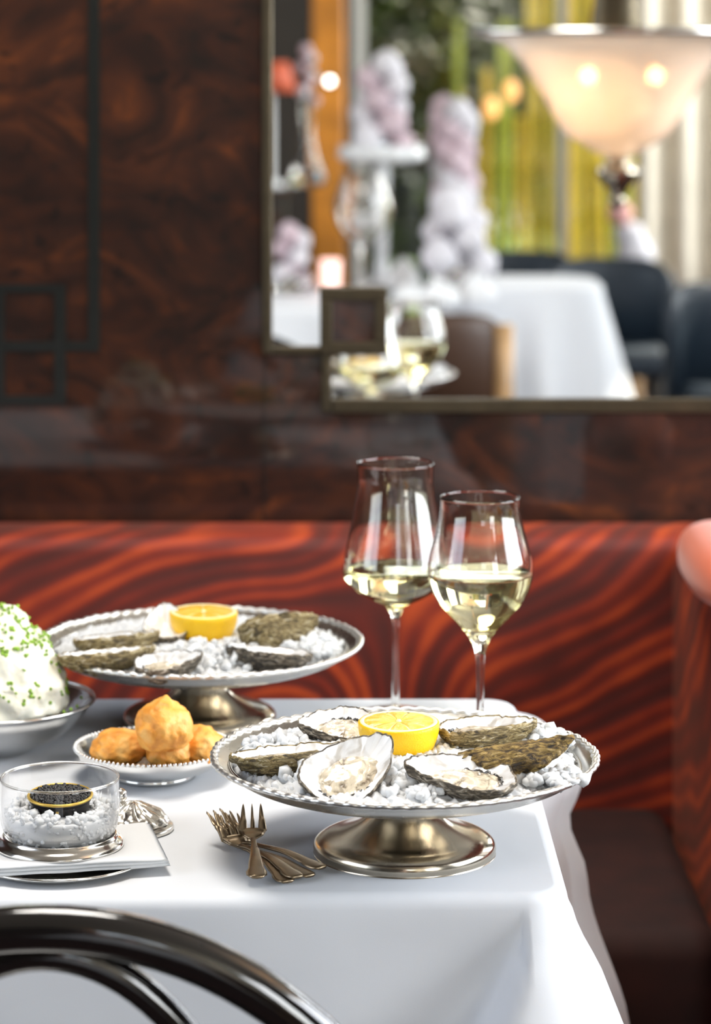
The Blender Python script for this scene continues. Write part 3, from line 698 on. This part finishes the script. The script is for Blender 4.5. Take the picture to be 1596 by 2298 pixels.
# ------------------------------------------------------------ caviar service
CV = Vector((*T(134, 1935), TZ))
t = thing('underplate', 'round silver underplate beneath the napkin and the caviar bowl', 'plate', CV)
G().lathe(smoothprof([(0.0005, .0035), (.055, .0035), (.068, .0050), (.0765, .0075)], 4)+smoothprof([(.0778, .0068), (.0720, .0035), (.0600, .0012), (.0560, .0003)], 4)+[(.0005, .0003)], 96).build('plate_body', M_SILVER, t)
ring = [(.0768+.0012*math.cos(q), .0072+.0011*math.sin(q)) for q in [2*PI*i/8 for i in range(8)]]; G().lathe(ring, 96, close=True).build('plate_rim', M_POLISH, t)
# folded napkin: stacked rounded layers
def napkin_layers(c, rotdeg, w_, h_, z0, k, th=.0022, seed=0):
    g = G(); Mx = Matrix.Translation(c) @ Matrix.Rotation(math.radians(rotdeg), 4, 'Z'); NX = 28
    for L_ in range(k):
        sh = .0015*L_
        v = []; f = []
        for j in range(NX+1):
            for i in range(NX+1):
                u = i/NX-.5; q = j/NX-.5; x = u*(w_-sh); y = q*(h_-sh)
                ed = min(1, (0.5-max(abs(u), abs(q)))*18); z = z0+L_*th+th*.85*math.sqrt(max(0, ed))+.0012*noise.noise((x*30, y*30, seed+L_*.3))
                v.append((x, y, z))
        nt_ = len(v); v += [(p[0], p[1], z0+L_*th+.0012*noise.noise((p[0]*30, p[1]*30, seed+L_*.3))) for p in v]
        W1 = NX+1
        for j in range(NX):
            for i in range(NX):
                a = j*W1+i; f.append((a, a+1, a+1+W1, a+W1)); f.append((nt_+a, nt_+a+W1, nt_+a+1+W1, nt_+a+1))
        for i in range(NX):
            for (a, b_) in ((i, i+1), (NX*W1+i+1, NX*W1+i), ((i+1)*W1, i*W1), (i*W1+NX, (i+1)*W1+NX)): f.append((a, b_, b_+nt_, a+nt_))
        g.add(v, f, Mx)
    return g
o = napkin_layers(Vector((.012, .003, 0)), 12, .148, .116, .0078, 3, .0024, 2).build('folded_napkin', M_NAPKIN, None, loc=CV)
tag(o, 'white folded napkin lying between underplate and caviar bowl', 'napkin')
ZB = .0152
t = thing('caviar_bowl', 'clear glass bowl in a silver ring holding ice and a caviar tin', 'bowl', CV+Vector((0, 0, ZB)))
G().lathe(smoothprof([(.0460, .0090), (.0478, .0100), (.0495, .0070), (.0530, .0040), (.0545, .0015)], 4)+[(.0545, 0), (.0300, 0), (.0300, .0012), (.045, .0015)], 96, close=True).build('silver_ring', M_POLISH, t)
bowl_o = smoothprof([(.0503, .0560), (.0508, .045), (.0510, .032), (.0492, .018), (.0440, .0075), (.033, .0026), (.0002, .0022)], 5)
bowl_i = smoothprof([(.0002, .0040), (.032, .0045), (.0425, .0095), (.0474, .0190), (.0492, .032), (.0490, .045), (.0487, .0560)], 5)
G().lathe(bowl_i+[(.0495, .0568)]+bowl_o, 96).build('glass_bowl', M_THIN, t)
ring = [(.0495+.0011*math.cos(q), .0568+.0011*math.sin(q)) for q in [2*PI*i/10 for i in range(10)]]; G().lathe(ring, 96, close=True).build('glass_lip', M_GLASS, t)
rnd = random.Random(5); g = G()
g.lathe(smoothprof([(.0002, .0045), (.030, .0052), (.040, .0095), (.0455, .0185), (.0462, .026), (.040, .029), (.0002, .030)], 3), 48)
for i in range(520):
    a = rnd.uniform(0, 2*PI); r2 = .0440*math.sqrt(rnd.random()); z = .027+.004*noise.noise((r2*math.cos(a)*60, r2*math.sin(a)*60, 0))+rnd.uniform(0, .006)
    if r2 < .028 and z > .029: continue
    jit_chunk(g, Vector((r2*math.cos(a), r2*math.sin(a), z)), rnd.uniform(.0022, .0046), rnd)
for i in range(240):
    a = rnd.uniform(0, 2*PI); z = rnd.uniform(.006, .033); rr = .0405 if z < .012 else .0455
    jit_chunk(g, Vector((rr*math.cos(a), rr*math.sin(a), z)), rnd.uniform(.0018, .0028), rnd)
o = g.build('crushed_ice', M_ICEBED, None, smooth=True, loc=CV+Vector((0, 0, ZB))); tag(o, 'crushed ice packed inside the small glass caviar bowl', 'crushed ice', None, 'stuff')
# tin
tx, tz = P(135, 1785, CV.y-.001); TN = Vector((tx, CV.y-.001, tz))
t = thing('caviar_tin', 'open round black caviar tin with gold rim nested in the ice', 'tin', TN, (math.radians(4.5), 0, 0))
G().lathe([(.0002, -.0150), (.0240, -.0150), (.0245, -.0140), (.0250, -.0030), (.0258, -.0010), (.0262, -.0035), (.0258, -.0035), (.0240, -.0040), (.0002, -.0040)][:6]+[(.0262, -.0002), (.0255, -.0002), (.0245, -.0040), (.0002, -.0040)], 72).build('tin_body', M_TIN, t)
ring = [(.0268+.0013*math.cos(q), .0003+.0013*math.sin(q)) for q in [2*PI*i/8 for i in range(8)]]; G().lathe(ring, 72, close=True).build('gold_rim', M_GOLD, t)
G().box((-.0012, -.0266, -.0086), (.0012, -.0250, -.0050)).build('gold_emblem', M_GOLD, t, smooth=False)
g = G(); v, f = ICO[2]; 
for i in range(520):
    a = rnd.uniform(0, 2*PI); r2 = .0250*math.sqrt(rnd.random()); z = .0004+.0010*(1-(r2/.025)**2)+rnd.uniform(-.0006, .0005)
    c = Vector((r2*math.cos(a), r2*math.sin(a), z)); g.add([c+Vector(p)*.0016 for p in v], f)
g.lathe([(.0002, -.0006), (.024, -.0008), (.0252, -.002), (.0002, -.003)], 48)
o = g.build('caviar', M_CAVIAR, None, loc=TN); o.rotation_euler = (math.radians(4.5), 0, 0); tag(o, 'black caviar heaped level in the gold-rimmed tin', 'caviar', None, 'stuff')
# ornate lid
LD = Vector((*T(300, 1862), TZ))
t = thing('ornate_lid', 'ornate silver lid with raised leaves lying behind the caviar bowl', 'lid', LD)
G().lathe(smoothprof([(.0300, .0080), (.0330, .0060), (.0350, .0045), (.0355, .0015), (.0345, .0002)], 4)+[(.0002, .0002), (.0002, .008)], 72).build('lid_base', M_SILVER, t)
def leafy(a, r_, z, k): d = .0022*abs(math.sin(a*6+z*120))*math.sin(min(1, max(0, (z-.005)/.020))*PI)+.0008*noise.noise((a*5, z*400, 1)); return (r_+d, z+d*.5)
G().lathe(smoothprof([(.0315, .0072), (.0290, .0100), (.0240, .0145), (.0170, .0185), (.0100, .0225), (.0050, .0245), (.0002, .0250)], 6), 160, fn=leafy).build('leaf_relief', M_SILVER, t)
g = G(); v, f = ICO[3]; g.add([Vector((p[0]*.0062, p[1]*.0062, .0300+p[2]*.0068))*(1+.0) + Vector(p)*.0010*noise.noise(Vector(p)*4) for p in v], f)
g.lathe([(.004, .022), (.003, .026), (.0045, .028)], 20); g.build('finial', M_POLISH, t).location = (-.012, 0, 0)

# ------------------------------------------------------------ forks
def fork_geo():
    L = .138
    def zc(s): return interp([(0, .0016), (.35, .0055), (.62, .0040), (.74, .0022), (.80, .0045), (.90, .0130), (1, .0215)], s)
    def strip(s0, s1, wfn, cy, ns=22, th=.0011):
        v = []; f = []
        for i in range(ns+1):
            s = s0+(s1-s0)*i/ns; x = s*L; w_ = wfn((s-s0)/(s1-s0)); y0 = cy(s) if callable(cy) else cy; z = zc(s)
            for (a, b_) in ((-1, 0), (-.7, .85), (0, 1.15), (.7, .85), (1, 0), (.7, -.8), (0, -1), (-.7, -.8)): v.append((x, y0+a*w_, z+b_*th))
        for i in range(ns):
            for k in range(8): l = (k+1) % 8; f.append((i*8+k, i*8+l, (i+1)*8+l, (i+1)*8+k))
        f.append(tuple(range(8))); f.append(tuple(ns*8+k for k in range(7, -1, -1))); return v, f
    h = G(); h.add(*strip(0, .74, lambda t: interp([(0, .0055), (.05, .0086), (.12, .0088), (.20, .0066), (.55, .0042), (.85, .0024), (1, .0026)], t), 0, 40, .0014))
    hd = G(); hd.add(*strip(.735, .835, lambda t: interp([(0, .0026), (.5, .0095), (1, .0118)], t), 0, 12))
    for c, w0 in ((-.0084, .0036), (0, .0020), (.0084, .0036)):
        hd.add(*strip(.825, 1.0, lambda t, w0=w0: w0*(1-t)**.7+.0002, (lambda s, c=c: c*(1-.10*(s-.825)/.175)), 14, .0010))
    return h, hd
hg, hh = fork_geo(); first = None
forks = [((577, 1992), (566, 1890), .0070, 'small fork lying on top of the pile with its handle pointing at the viewer'),
         ((646, 1987), (520, 1893), .0015, 'small fork in the fanned pile, second handle from the left'),
         ((668, 1984), (508, 1896), .0042, 'small fork in the fanned pile, middle handle of the fan'),
         ((696, 1976), (499, 1894), .0022, 'small fork in the fanned pile, second handle from the right'),
         ((723, 1965), (493, 1893), .0050, 'small fork in the fanned pile, rightmost handle')]
for (h0, h1, dz, lab) in forks:
    a = Vector(T(*h0)); b_ = Vector(T(*h1)); d = b_-a
    t = thing('oyster_fork', lab, 'fork', (a.x, a.y, TZ+dz), (0, 0, math.atan2(d.y, d.x)), 'small forks piled on the cloth')
    if first is None: m1 = hg.build('handle', M_FORK, t); m2 = hh.build('fork_head', M_FORK, t); first = (m1, m2)
    else:
        for m0 in first: c = m0.copy(); COL.objects.link(c); c.parent = t
    t.rotation_euler = (0, math.radians(-1.0 if dz > .006 else 0), math.atan2(d.y, d.x))

# ------------------------------------------------------------ near bentwood chair
CY = 1.90; cx, ctz = P(95, 2036, CY)
t = thing('bentwood_chair', 'black lacquered bentwood chair with looped back in the foreground', 'chair', (cx, CY, 0))
def arch(w_, top, bottom, rad, flat, yoff, p=2.3, n_=60):
    pts = []; H = top-bottom
    for i in range(n_+1):
        a = PI*i/n_; c, s = math.cos(a), math.sin(a)
        pts.append((w_*abs(c)**(2/p)*(1 if c > 0 else -1), yoff(bottom+H*abs(s)**(2/p)), bottom+H*abs(s)**(2/p)))
    return G().tube(pts, rad, 16, flat=flat)
yo = lambda z: -.06*max(0, (z-.46))/.4+.06
arch(.305, ctz-.0158, .455, .0165, .92, yo, 2.05).build('outer_hoop', M_BLACK, t)
arch(.180, ctz-.0335, .455, .0112, .92, yo, 2.0).build('inner_hoop', M_BLACK, t)
g = G(); g.lathe(smoothprof([(.0005, .452), (.17, .455), (.205, .462), (.212, .455), (.205, .438), (.0005, .436)], 4), 64, M=Matrix.Translation((0, .14, 0)) @ Matrix.Scale(1.05, 4, (1, 0, 0))); g.build('seat', M_BLACK, t)
for sx, sy in ((-1, -1), (1, -1), (-1, 1), (1, 1)):
    G().tube([(sx*.15, .14+sy*.13, .44), (sx*.18, .14+sy*.16, .2), (sx*.20, .14+sy*.19, 0)], [.016, .014, .011], 12).build('leg', M_BLACK, t)

# ------------------------------------------------------------ bowl lamp hanging beside the table (seen in the mirror)
LYV = 5.6; lp = R(1385, 72, LYV); kk = LYV/FPX
t = thing('pendant_lamp', 'frosted glass bell-shaped pendant lamp with two glowing bulbs', 'pendant lamp', (lp.x, lp.y, lp.z))
def lz_(y): return -(y-72)*kk
so = [(318, 70), (318, 80), (275, 92), (235, 120), (200, 165), (165, 220), (140, 265), (110, 303), (70, 328), (40, 345), (12, 352)]
outer = smoothprof([(r_*kk, lz_(y)) for (r_, y) in so], 5); inner = [(max(.002, r_-.005), z+.002) for (r_, z) in outer]
G().lathe(outer+list(reversed(inner)), 96, close=True).build('glass_shade', M_LAMP, t)
ring = [(319*kk+.0065*math.cos(q), .0015+.0065*math.sin(q)) for q in [2*PI*i/8 for i in range(8)]]; G().lathe(ring, 96, close=True).build('rim_band', M_POLISH, t)
fin = smoothprof([(.004, lz_(350)), (30*kk, lz_(355)), (30*kk, lz_(368)), (48*kk, lz_(378)), (44*kk, lz_(400)), (26*kk, lz_(420)), (16*kk, lz_(440)), (20*kk, lz_(450)), (8*kk, lz_(466)), (.0005, lz_(470))], 4)
G().lathe(fin, 40).build('finial', M_SILVER_BASE, t)
G().lathe([(.0005, 0), (.010, 0), (.010, CE-lp.z), (.0005, CE-lp.z)], 20).build('stem', M_BRASS, t)
G().lathe(smoothprof([(.010, -.01), (.050, -.006), (.053, .03), (.048, .07), (.050, .13), (.030, .16), (.010, .165)], 3), 32).build('collar', M_BRONZE, t)
v, f = ICO[3]
for px_ in (1316, 1466):
    q = R(px_, 170, LYV) - lp; G().add([Vector((p[0]*.017, p[1]*.017, p[2]*.017))+Vector((q.x, .025, q.z)) for p in v], f).build('bulb', M_BULB, t)
    G().tube([(q.x, .025, q.z+.015), (q.x*.3, 0, q.z+.09), (0, 0, q.z+.10)], .004, 8).build('lamp_arm', M_BRASS, t)
for px_ in (1316, 1466):
    q = R(px_, 170, LYV); light('bulb_glow', 'POINT', (q.x, lp.y+.075, q.z), (0, 0, 0), .5, (1, .76, .55), shadow_soft_size=0.0)

# ------------------------------------------------------------ room seen in the mirror
def disp_round(p, nr, tg, d): return .16*d+.13*d*math.sin(math.atan2(p.y-p.x*.5, p.x)*5+p.x*34+p.y*27)
def far_table(x0, x1, y0, y1, rad, lab1, lab2, h=TZ):
    v, f = cloth_mesh(x0, x1, y0, y1, h-.003, rad, .60, disp_round, ds=.02, ringsteps=10)
    tag(mesh_obj('tablecloth', v, f, M_LINEN), lab1, 'tablecloth', 'white tablecloths reflected in the mirror')
    t = thing('dining_table', lab2, 'table', ((x0+x1)/2, (y0+y1)/2, 0)); w_ = (x1-x0)/2-.03; d = (y1-y0)/2-.03
    G().box((-w_*.8, -d*.8, h-.035), (w_*.8, d*.8, h-.008)).build('tabletop', M_GOLDWOOD, t, smooth=False)
    G().lathe([(.0005, 0), (.22, 0), (.22, .02), (.05, .05), (.035, .1), (.035, h-.06), (.1, h-.036), (.0005, h-.036)], 24).build('pedestal', M_DARK, t)
a = R(1330, 620, 8.35); 
far_table(.30, a.x, a.y, -.32, .12, 'white tablecloth falling in folds, right of the reflected flowers', 'reflected table below the right white tablecloth')
far_table(-.22, .13, -.30, .36, .05, 'white tablecloth under the reflected flower stands and glassware', 'reflected table below the flower stands')

def upholstered(loc, rz, w_, h_, mat, lab, wood=None, grp=None):
    t = thing('dining_chair', lab, 'chair', loc, (0, 0, rz), grp)
    # curved barrel back: arc of slab
    v = []; f = []; n_ = 25; prof = [(0, .40), (.012, h_-.05), (.022, h_-.012), (.035, h_), (.048, h_-.012), (.055, h_-.05), (.055, .40)]
    for i in range(n_):
        u = -1+2*i/(n_-1); a = u*1.15
        for (th, z) in prof:
            rr = w_/2+th; zz = z-(.05*u**4 if z > .5 else 0)
            v.append((rr*math.sin(a), rr*math.cos(a)*.75, zz))
    k = len(prof)
    for i in range(n_-1):
        for j in range(k): l = (j+1) % k; f.append((i*k+j, i*k+l, (i+1)*k+l, (i+1)*k+j))
    f.append(tuple(range(k))); f.append(tuple((n_-1)*k+j for j in range(k-1, -1, -1)))
    mesh_obj('backrest', v, f, mat, t)
    s = slab(-w_*.46, w_*.46, -w_*.42, w_*.34, .38, .47, .03, 'seat', t, mat, 4)
    for sx in (-1, 1):
        for sy in (-1, 1): G().tube([(sx*w_*.38, sy*w_*.3, .39), (sx*w_*.42, sy*w_*.36, 0)], [.022, .014], 8).build('leg', wood or M_DARK, t)
        if wood: G().tube([(sx*(w_/2+.03)*.93, .08*1, .38), (sx*(w_/2+.03)*.93, .09, h_-.03)], .026, 10).build('side_post', wood, t)
    return t
q = R(1375, 585, 9.0); upholstered((q.x, q.y, 0), PI, .36, q.z, M_NAVY, 'dark navy upholstered chair right behind the folded white cloth in the mirror', grp='navy chairs in the mirror')
q = R(1160, 568, 9.4); upholstered((q.x, q.y, 0), PI+.2, .34, q.z, M_NAVY, 'dark navy chair whose top shows just above the reflected table', grp='navy chairs in the mirror')
q = R(1680, 640, 8.0); upholstered((q.x, q.y, 0), PI*.9, .40, q.z, M_NAVY, 'dark navy chair at the right edge of the mirror', grp='navy chairs in the mirror')
q = R(985, 700, 6.75); upholstered((q.x, q.y-.10, 0), 0, .27, q.z, M_BROWN, 'brown leather chair with golden wood posts in the mirror', wood=M_GOLDWOOD)

def blossom_cluster(t, cents, mat_w, seed):
    rnd = random.Random(seed); v, f = ICO[3]
    for (c, r_, mt) in cents:
        out = []
        for p in v:
            q = Vector(p); k = 1+.28*abs(noise.noise(q*5+Vector((seed, c[0]*20, c[2]*9))))-.10; out.append(Vector(c)+q*(r_*k))
        mesh_obj('blossom', out, f, mt, t)
def flowers(px0, px1, py0, py1, Yv, base_h, name, lab, seed, mats, n_, vase, lower=None):
    c = R((px0+px1)/2, py1, Yv); k = Yv/FPX; W = (px1-px0)/2*k; H = (py1-py0)*k; rnd = random.Random(seed)
    t = thing('flower_arrangement', lab, 'flowers', (c.x, c.y, base_h)); zb = c.z-base_h
    cents = []
    for i in range(n_):
        fz = (i+.5)/n_; a = i*2.4; w_ = W*((1-.35*fz)*.62 if n_ < 20 else .36); rr = W*(.46 if n_ < 20 else .36)*rnd.uniform(.85, 1.15)
        cents.append(((w_*math.cos(a), w_*math.sin(a), zb+H*fz*.92), rr, mats[i % len(mats)]))
    blossom_cluster(t, cents, None, seed); vase(t, zb, W)
    return t
def pedestal_vase(t, zb, W):
    k = 8.2/FPX
    G().lathe(smoothprof([(.012, zb-.05), (90*k, zb-.035), (93*k, zb-.005), (88*k, zb+.006), (.0005, zb-.01)], 3), 40).build('white_dish', M_PORC, t)
    G().lathe(smoothprof([(.0005, .004), (.07, .003), (.07, .012), (.02, .03), (.018, zb*.5), (.022, zb-.04), (.0005, zb-.04)], 3), 32).build('stem_base', M_PORC, t)
def tall_vase(t, zb, W):
    G().lathe(smoothprof([(.0005, .003), (.06, .003), (.055, .05), (W*.55, zb*.6), (W*.62, zb), (W*.58, zb), (W*.5, zb*.6), (.045, .05), (.0005, .02)], 4), 40).build('glass_vase', M_GLASS, t)
flowers(785, 930, 118, 330, 8.0, TZ, '', 'pale flower heap on a raised white dish in the mirror', 3, [M_TULIP, M_WPETAL, M_WPETAL], 12, pedestal_vase)
flowers(938, 1100, 212, 520, 8.15, TZ, '', 'tall column of pale pink and white flowers in the mirror', 8, [M_TULIP, M_TULIP, M_WPETAL], 34, tall_vase)
flowers(935, 1112, 440, 600, 7.7, TZ, '', 'low bunch of white flowers on the reflected table below the tall column', 12, [M_WPETAL], 8, tall_vase)
q = R(680, 225, 9.5); flowers(662, 718, 90, 235, 9.6, .95, '', 'pale flowers on the dark cabinet at the left edge of the mirror', 14, [M_TULIP, M_WPETAL], 7, tall_vase)
flowers(605, 705, 500, 640, 7.75, TZ, '', 'low pink and white flowers at the left edge of the reflected table', 21, [M_TULIP, M_WPETAL], 7, tall_vase)

# balloon vase of clear glass, napkins, glassware on the reflected tables
q = R(815, 470, 7.75); t = thing('glass_vase', 'round clear glass vase left of the reflected flower column', 'vase', (q.x, q.y, TZ)); zz = q.z-TZ
G().lathe(smoothprof([(.0005, .002), (.05, .002), (.05, .006), (.012, .012), (.010, zz-.10), (.05, zz-.075), (.080, zz), (.06, zz+.08), (.045, zz+.10), (.043, zz+.10), (.057, zz+.078), (.077, zz), (.048, zz-.072), (.0005, zz-.088)], 4), 48).build('vase_body', M_GLASS, t)
g = G(); 
for i in range(60):
    rnd2 = random.Random(i); jit_chunk(g, Vector((rnd2.uniform(-.03, .03), rnd2.uniform(-.03, .03), zz-.045+rnd2.uniform(0, .03))), .012, rnd2)
tag(g.build('ice_filling', M_ICEBED, t, smooth=False), None, None)
for i, (px_, py_, Yv, w_, hgt, lab) in enumerate([(905, 600, 7.9, .10, .07, 'white standing napkin left of the reflected flower column'), (985, 640, 7.5, .11, .05, 'white folded napkin in front of the reflected flower column'), (1070, 630, 7.6, .10, .06, 'white folded napkin below the reflected flower column, at right'), (915, 655, 7.4, .10, .045, 'white folded napkin nearest the square mirror ornament')]):
    q = R(px_, py_, Yv); g = G(); n_ = 24; prof = smoothprof([(w_*.5, 0), (w_*.46, hgt*.3), (w_*.30, hgt*.7), (w_*.10, hgt), (.0005, hgt*1.02)], 4)
    g.lathe(prof, 64, fn=lambda a, r_, z, k: (r_*(1+.13*math.sin(a*7)), z*(1+.2*math.sin(a*3)))); g.lathe([(.0005, 0), (w_*.5, 0)], 16)
    tag(g.build('folded_napkin', M_NAPKIN, None, loc=(q.x, q.y, TZ+.001)), lab, 'napkin', 'napkins on the reflected table')
q = R(742, 640, 7.6); t = thing('candle_cup', 'glowing pink candle cup above the square mirror ornament', 'candle', (q.x, q.y, TZ))
G().lathe(smoothprof([(.0005, .002), (.022, .002), (.026, .05), (.028, .10), (.026, .10), (.0005, .09)], 3), 32).build('cup', M_CANDLE, t)
q = R(975, 590, 7.55); t = tag(slab(q.x-.03, q.x+.03, q.y-.02, q.y+.02, TZ+.003, TZ+.05, .006, 'salt_box', None, M_DARK, 3), 'small dark box amid the white napkins in the mirror', 'box')
q = R(1425, 585, 9.9); t = thing('flower_arrangement', 'small bunch of white blooms with one pink, below the lamp finial', 'flowers', (q.x, q.y, 0))
blossom_cluster(t, [((0, 0, q.z+.02), .07, M_WPETAL), ((.03, 0, q.z-.07), .07, M_WPETAL), ((-.02, 0, q.z+.09), .055, M_WPETAL), ((-.055, .02, q.z+.17), .045, plain('rose_petals', (.85, .45, .42), .7))], None, 4)
G().lathe([(.0005, 0), (.10, 0), (.10, .02), (.03, .06), (.02, q.z-.2), (.05, q.z-.1), (.04, q.z-.1), (.0005, q.z-.15)], 24).build('tall_pot', M_GOLDWOOD, t)

# column, cabinet, spot, amber bulbs, curtains
q = R(737, 0, 10.4); t = tag(bevel(G().box((q.x-.062, q.y-.06, 0), (q.x+.062, q.y+.06, CE)).build('wooden_column', M_ORANGEWOOD, None, smooth=False), .01), 'orange varnished wooden column standing in the reflected room', 'column')
q = R(740, 182, 10.3); t = thing('wall_spot', 'small round white light on the orange column in the mirror', 'light', (q.x, q.y, q.z)); v, f = ICO[2]
G().add([Vector(p)*.014 for p in v], f).build('bulb', M_SPOT, t); G().tube([(0, -.015, 0), (0, -.04, 0)], .018, 12).build('fitting', M_BRASS, t)
t = thing('cabinet', 'dark cabinet at the left of the reflected room', 'cabinet', (-.55, -2.0, 0)); G().box((-.40, -.2, 0), (.40, .2, .93)).build('body', M_DARK, t, smooth=False); G().box((-.42, -.22, .93), (.42, .22, .95)).build('top', M_BROWN, t, smooth=False)
for s in (-1, 1): dd = G().box((-.19+s*.195, .2, .08), (.19+s*.195, .215, .88)).build('door', M_BROWN, t, smooth=False); G().lathe([(.0005, 0), (.012, 0), (.012, .02), (.0005, .02)], 12, M=Matrix.Translation((s*.03, .215, .5)) @ Matrix.Rotation(-PI/2, 4, 'X')).build('knob', M_BRASS, dd)
q = R(608, 205, 9.5); t = thing('table_lamp', 'small lamp with a red shade on the dark cabinet', 'lamp', (q.x, q.y, .95))
G().lathe([(.0005, 0), (.05, 0), (.05, .01), (.012, .03), (.012, q.z-.95), (.0005, q.z-.95)], 24).build('lamp_base', M_PORC, t); G().lathe([(.09, q.z-.95), (.06, q.z-.85), (.058, q.z-.85), (.088, q.z-.95)], 32, close=True).build('lamp_shade', M_RED, t)
for (px_, py_, Yv, lab) in ((1102, 243, 10.6, 'amber hanging bulb before the garden window, the lower one'), (1146, 205, 10.9, 'amber hanging bulb before the garden window, the higher one')):
    q = R(px_, py_, Yv); t = thing('hanging_bulb', lab, 'light', (q.x, q.y, q.z), group='amber hanging bulbs')
    G().add([Vector((p[0]*.03, p[1]*.03, p[2]*.045)) for p in ICO[2][0]], ICO[2][1]).build('bulb', M_AMBER, t); G().tube([(0, 0, .04), (0, 0, CE-q.z)], .003, 6).build('cord', M_DARK, t)
def curtain(x0, x1, y, lab, amp=.035, fr=40):
    v = []; f = []; n_ = 140; zs = [.03, .6, 1.2, 1.8, 2.4, 2.92]
    for z in zs:
        for i in range(n_): u = i/(n_-1); v.append((x0+(x1-x0)*u, y+amp*math.sin(u*(x1-x0)*fr+.5*math.sin(u*9))*(1+.15*math.sin(z*2)), z))
    for j in range(len(zs)-1):
        for i in range(n_-1): a = j*n_+i; f.append((a, a+1, a+1+n_, a+n_))
    o = mesh_obj('curtain', v, f, M_CREAM); s = o.modifiers.new('thick', 'SOLIDIFY'); s.thickness = .004
    tag(o, lab, 'curtain')
q = R(1430, 0, 11.2); curtain(q.x, q.x+1.25, q.y, 'cream floor-length curtain hanging at the right of the garden window')

# garden
struct(G().box((-6, -14, -.1), (8, YR-.1, -.02)).build('garden_ground', M_GRASS, smooth=False))
def bush(loc, rx, ry, rz, n_, mat, lab, seed, ls=.07):
    rnd = random.Random(seed); t = thing('garden_shrub', lab, 'shrub', loc, group='shrubs in the garden'); g = G()
    for i in range(n_):
        d = Vector((rnd.gauss(0, 1), rnd.gauss(0, 1), rnd.gauss(0, 1))).normalized(); r_ = rnd.random()**.35
        k = 1+.35*noise.noise(d*2.2+Vector((seed, 0, 0)))
        c = Vector((d.x*rx*r_*k, d.y*ry*r_*k, rz+d.z*rz*r_*k))
        u = Vector((rnd.uniform(-1, 1), rnd.uniform(-1, 1), rnd.uniform(-1, .4))).normalized(); w_ = u.cross(Vector((rnd.random(), rnd.random(), rnd.random()))).normalized()
        s = ls*rnd.uniform(.6, 1.4); g.add([c-u*s, c+w_*s*.35, c+u*s, c-w_*s*.35], [(0, 1, 2, 3)])
    g.build('foliage', mat, t, smooth=False); G().tube([(0, 0, 0), (.03, 0, rz), (0, .02, rz*1.5)], [.05, .04, .02], 8).build('stem', M_BROWN, t)
bush((.2, -6.4, 0), .8, .7, 1.45, 5200, M_LEAFD, 'dark green shrub outside the left part of the garden window', 1)
bush((1.6, -7.3, 0), .8, .7, 1.5, 5200, M_LEAF, 'green shrub outside the middle of the garden window', 2)
bush((3.1, -7.2, 0), .9, .7, 1.5, 5200, M_LEAFY, 'yellow-green shrub outside the right part of the garden window', 3)
bush((1.6, -10.2, 0), 2.2, .8, 2.2, 7000, M_LEAF, 'broad green shrub at the far end of the garden', 4, .11)
bush((-1.6, -8.2, 0), 1.1, .8, 1.9, 4500, M_LEAFD, 'dark shrub at the far left of the garden', 5, .1)
rnd = random.Random(77)
for i in range(22):
    px_ = 985+i*22+rnd.uniform(-6, 6); Yv = rnd.uniform(12.6, 13.4); q = R(px_, 300, Yv); mt = rnd.choice([M_BAMY, M_BAMG, M_BAMC, M_BAMY]) if px_ > 1150 else rnd.choice([M_BAMG, M_BAMY])
    H = rnd.uniform(2.2, 2.9) if px_ > 1180 else rnd.uniform(1.1, 1.7); prof = []
    for k in range(int(H/.22)): prof += [(.018, k*.22+.01), (.017, k*.22+.11), (.018, k*.22+.21), (.0205, k*.22+.22)]
    o = G().lathe([(.0005, 0)]+prof+[(.0005, prof[-1][1])], 10).build('bamboo_stalk', mt, None, loc=(q.x, q.y, 0))
    cn = {M_BAMY: 'yellow', M_BAMG: 'green', M_BAMC: 'cream'}[mt]; tag(o, cn+' bamboo stalk standing in the row outside the garden window', 'bamboo', cn+' bamboo stalks outside the window'); o.rotation_euler = (0, rnd.uniform(-.03, .03), 0)
print('objects', len(bpy.data.objects))
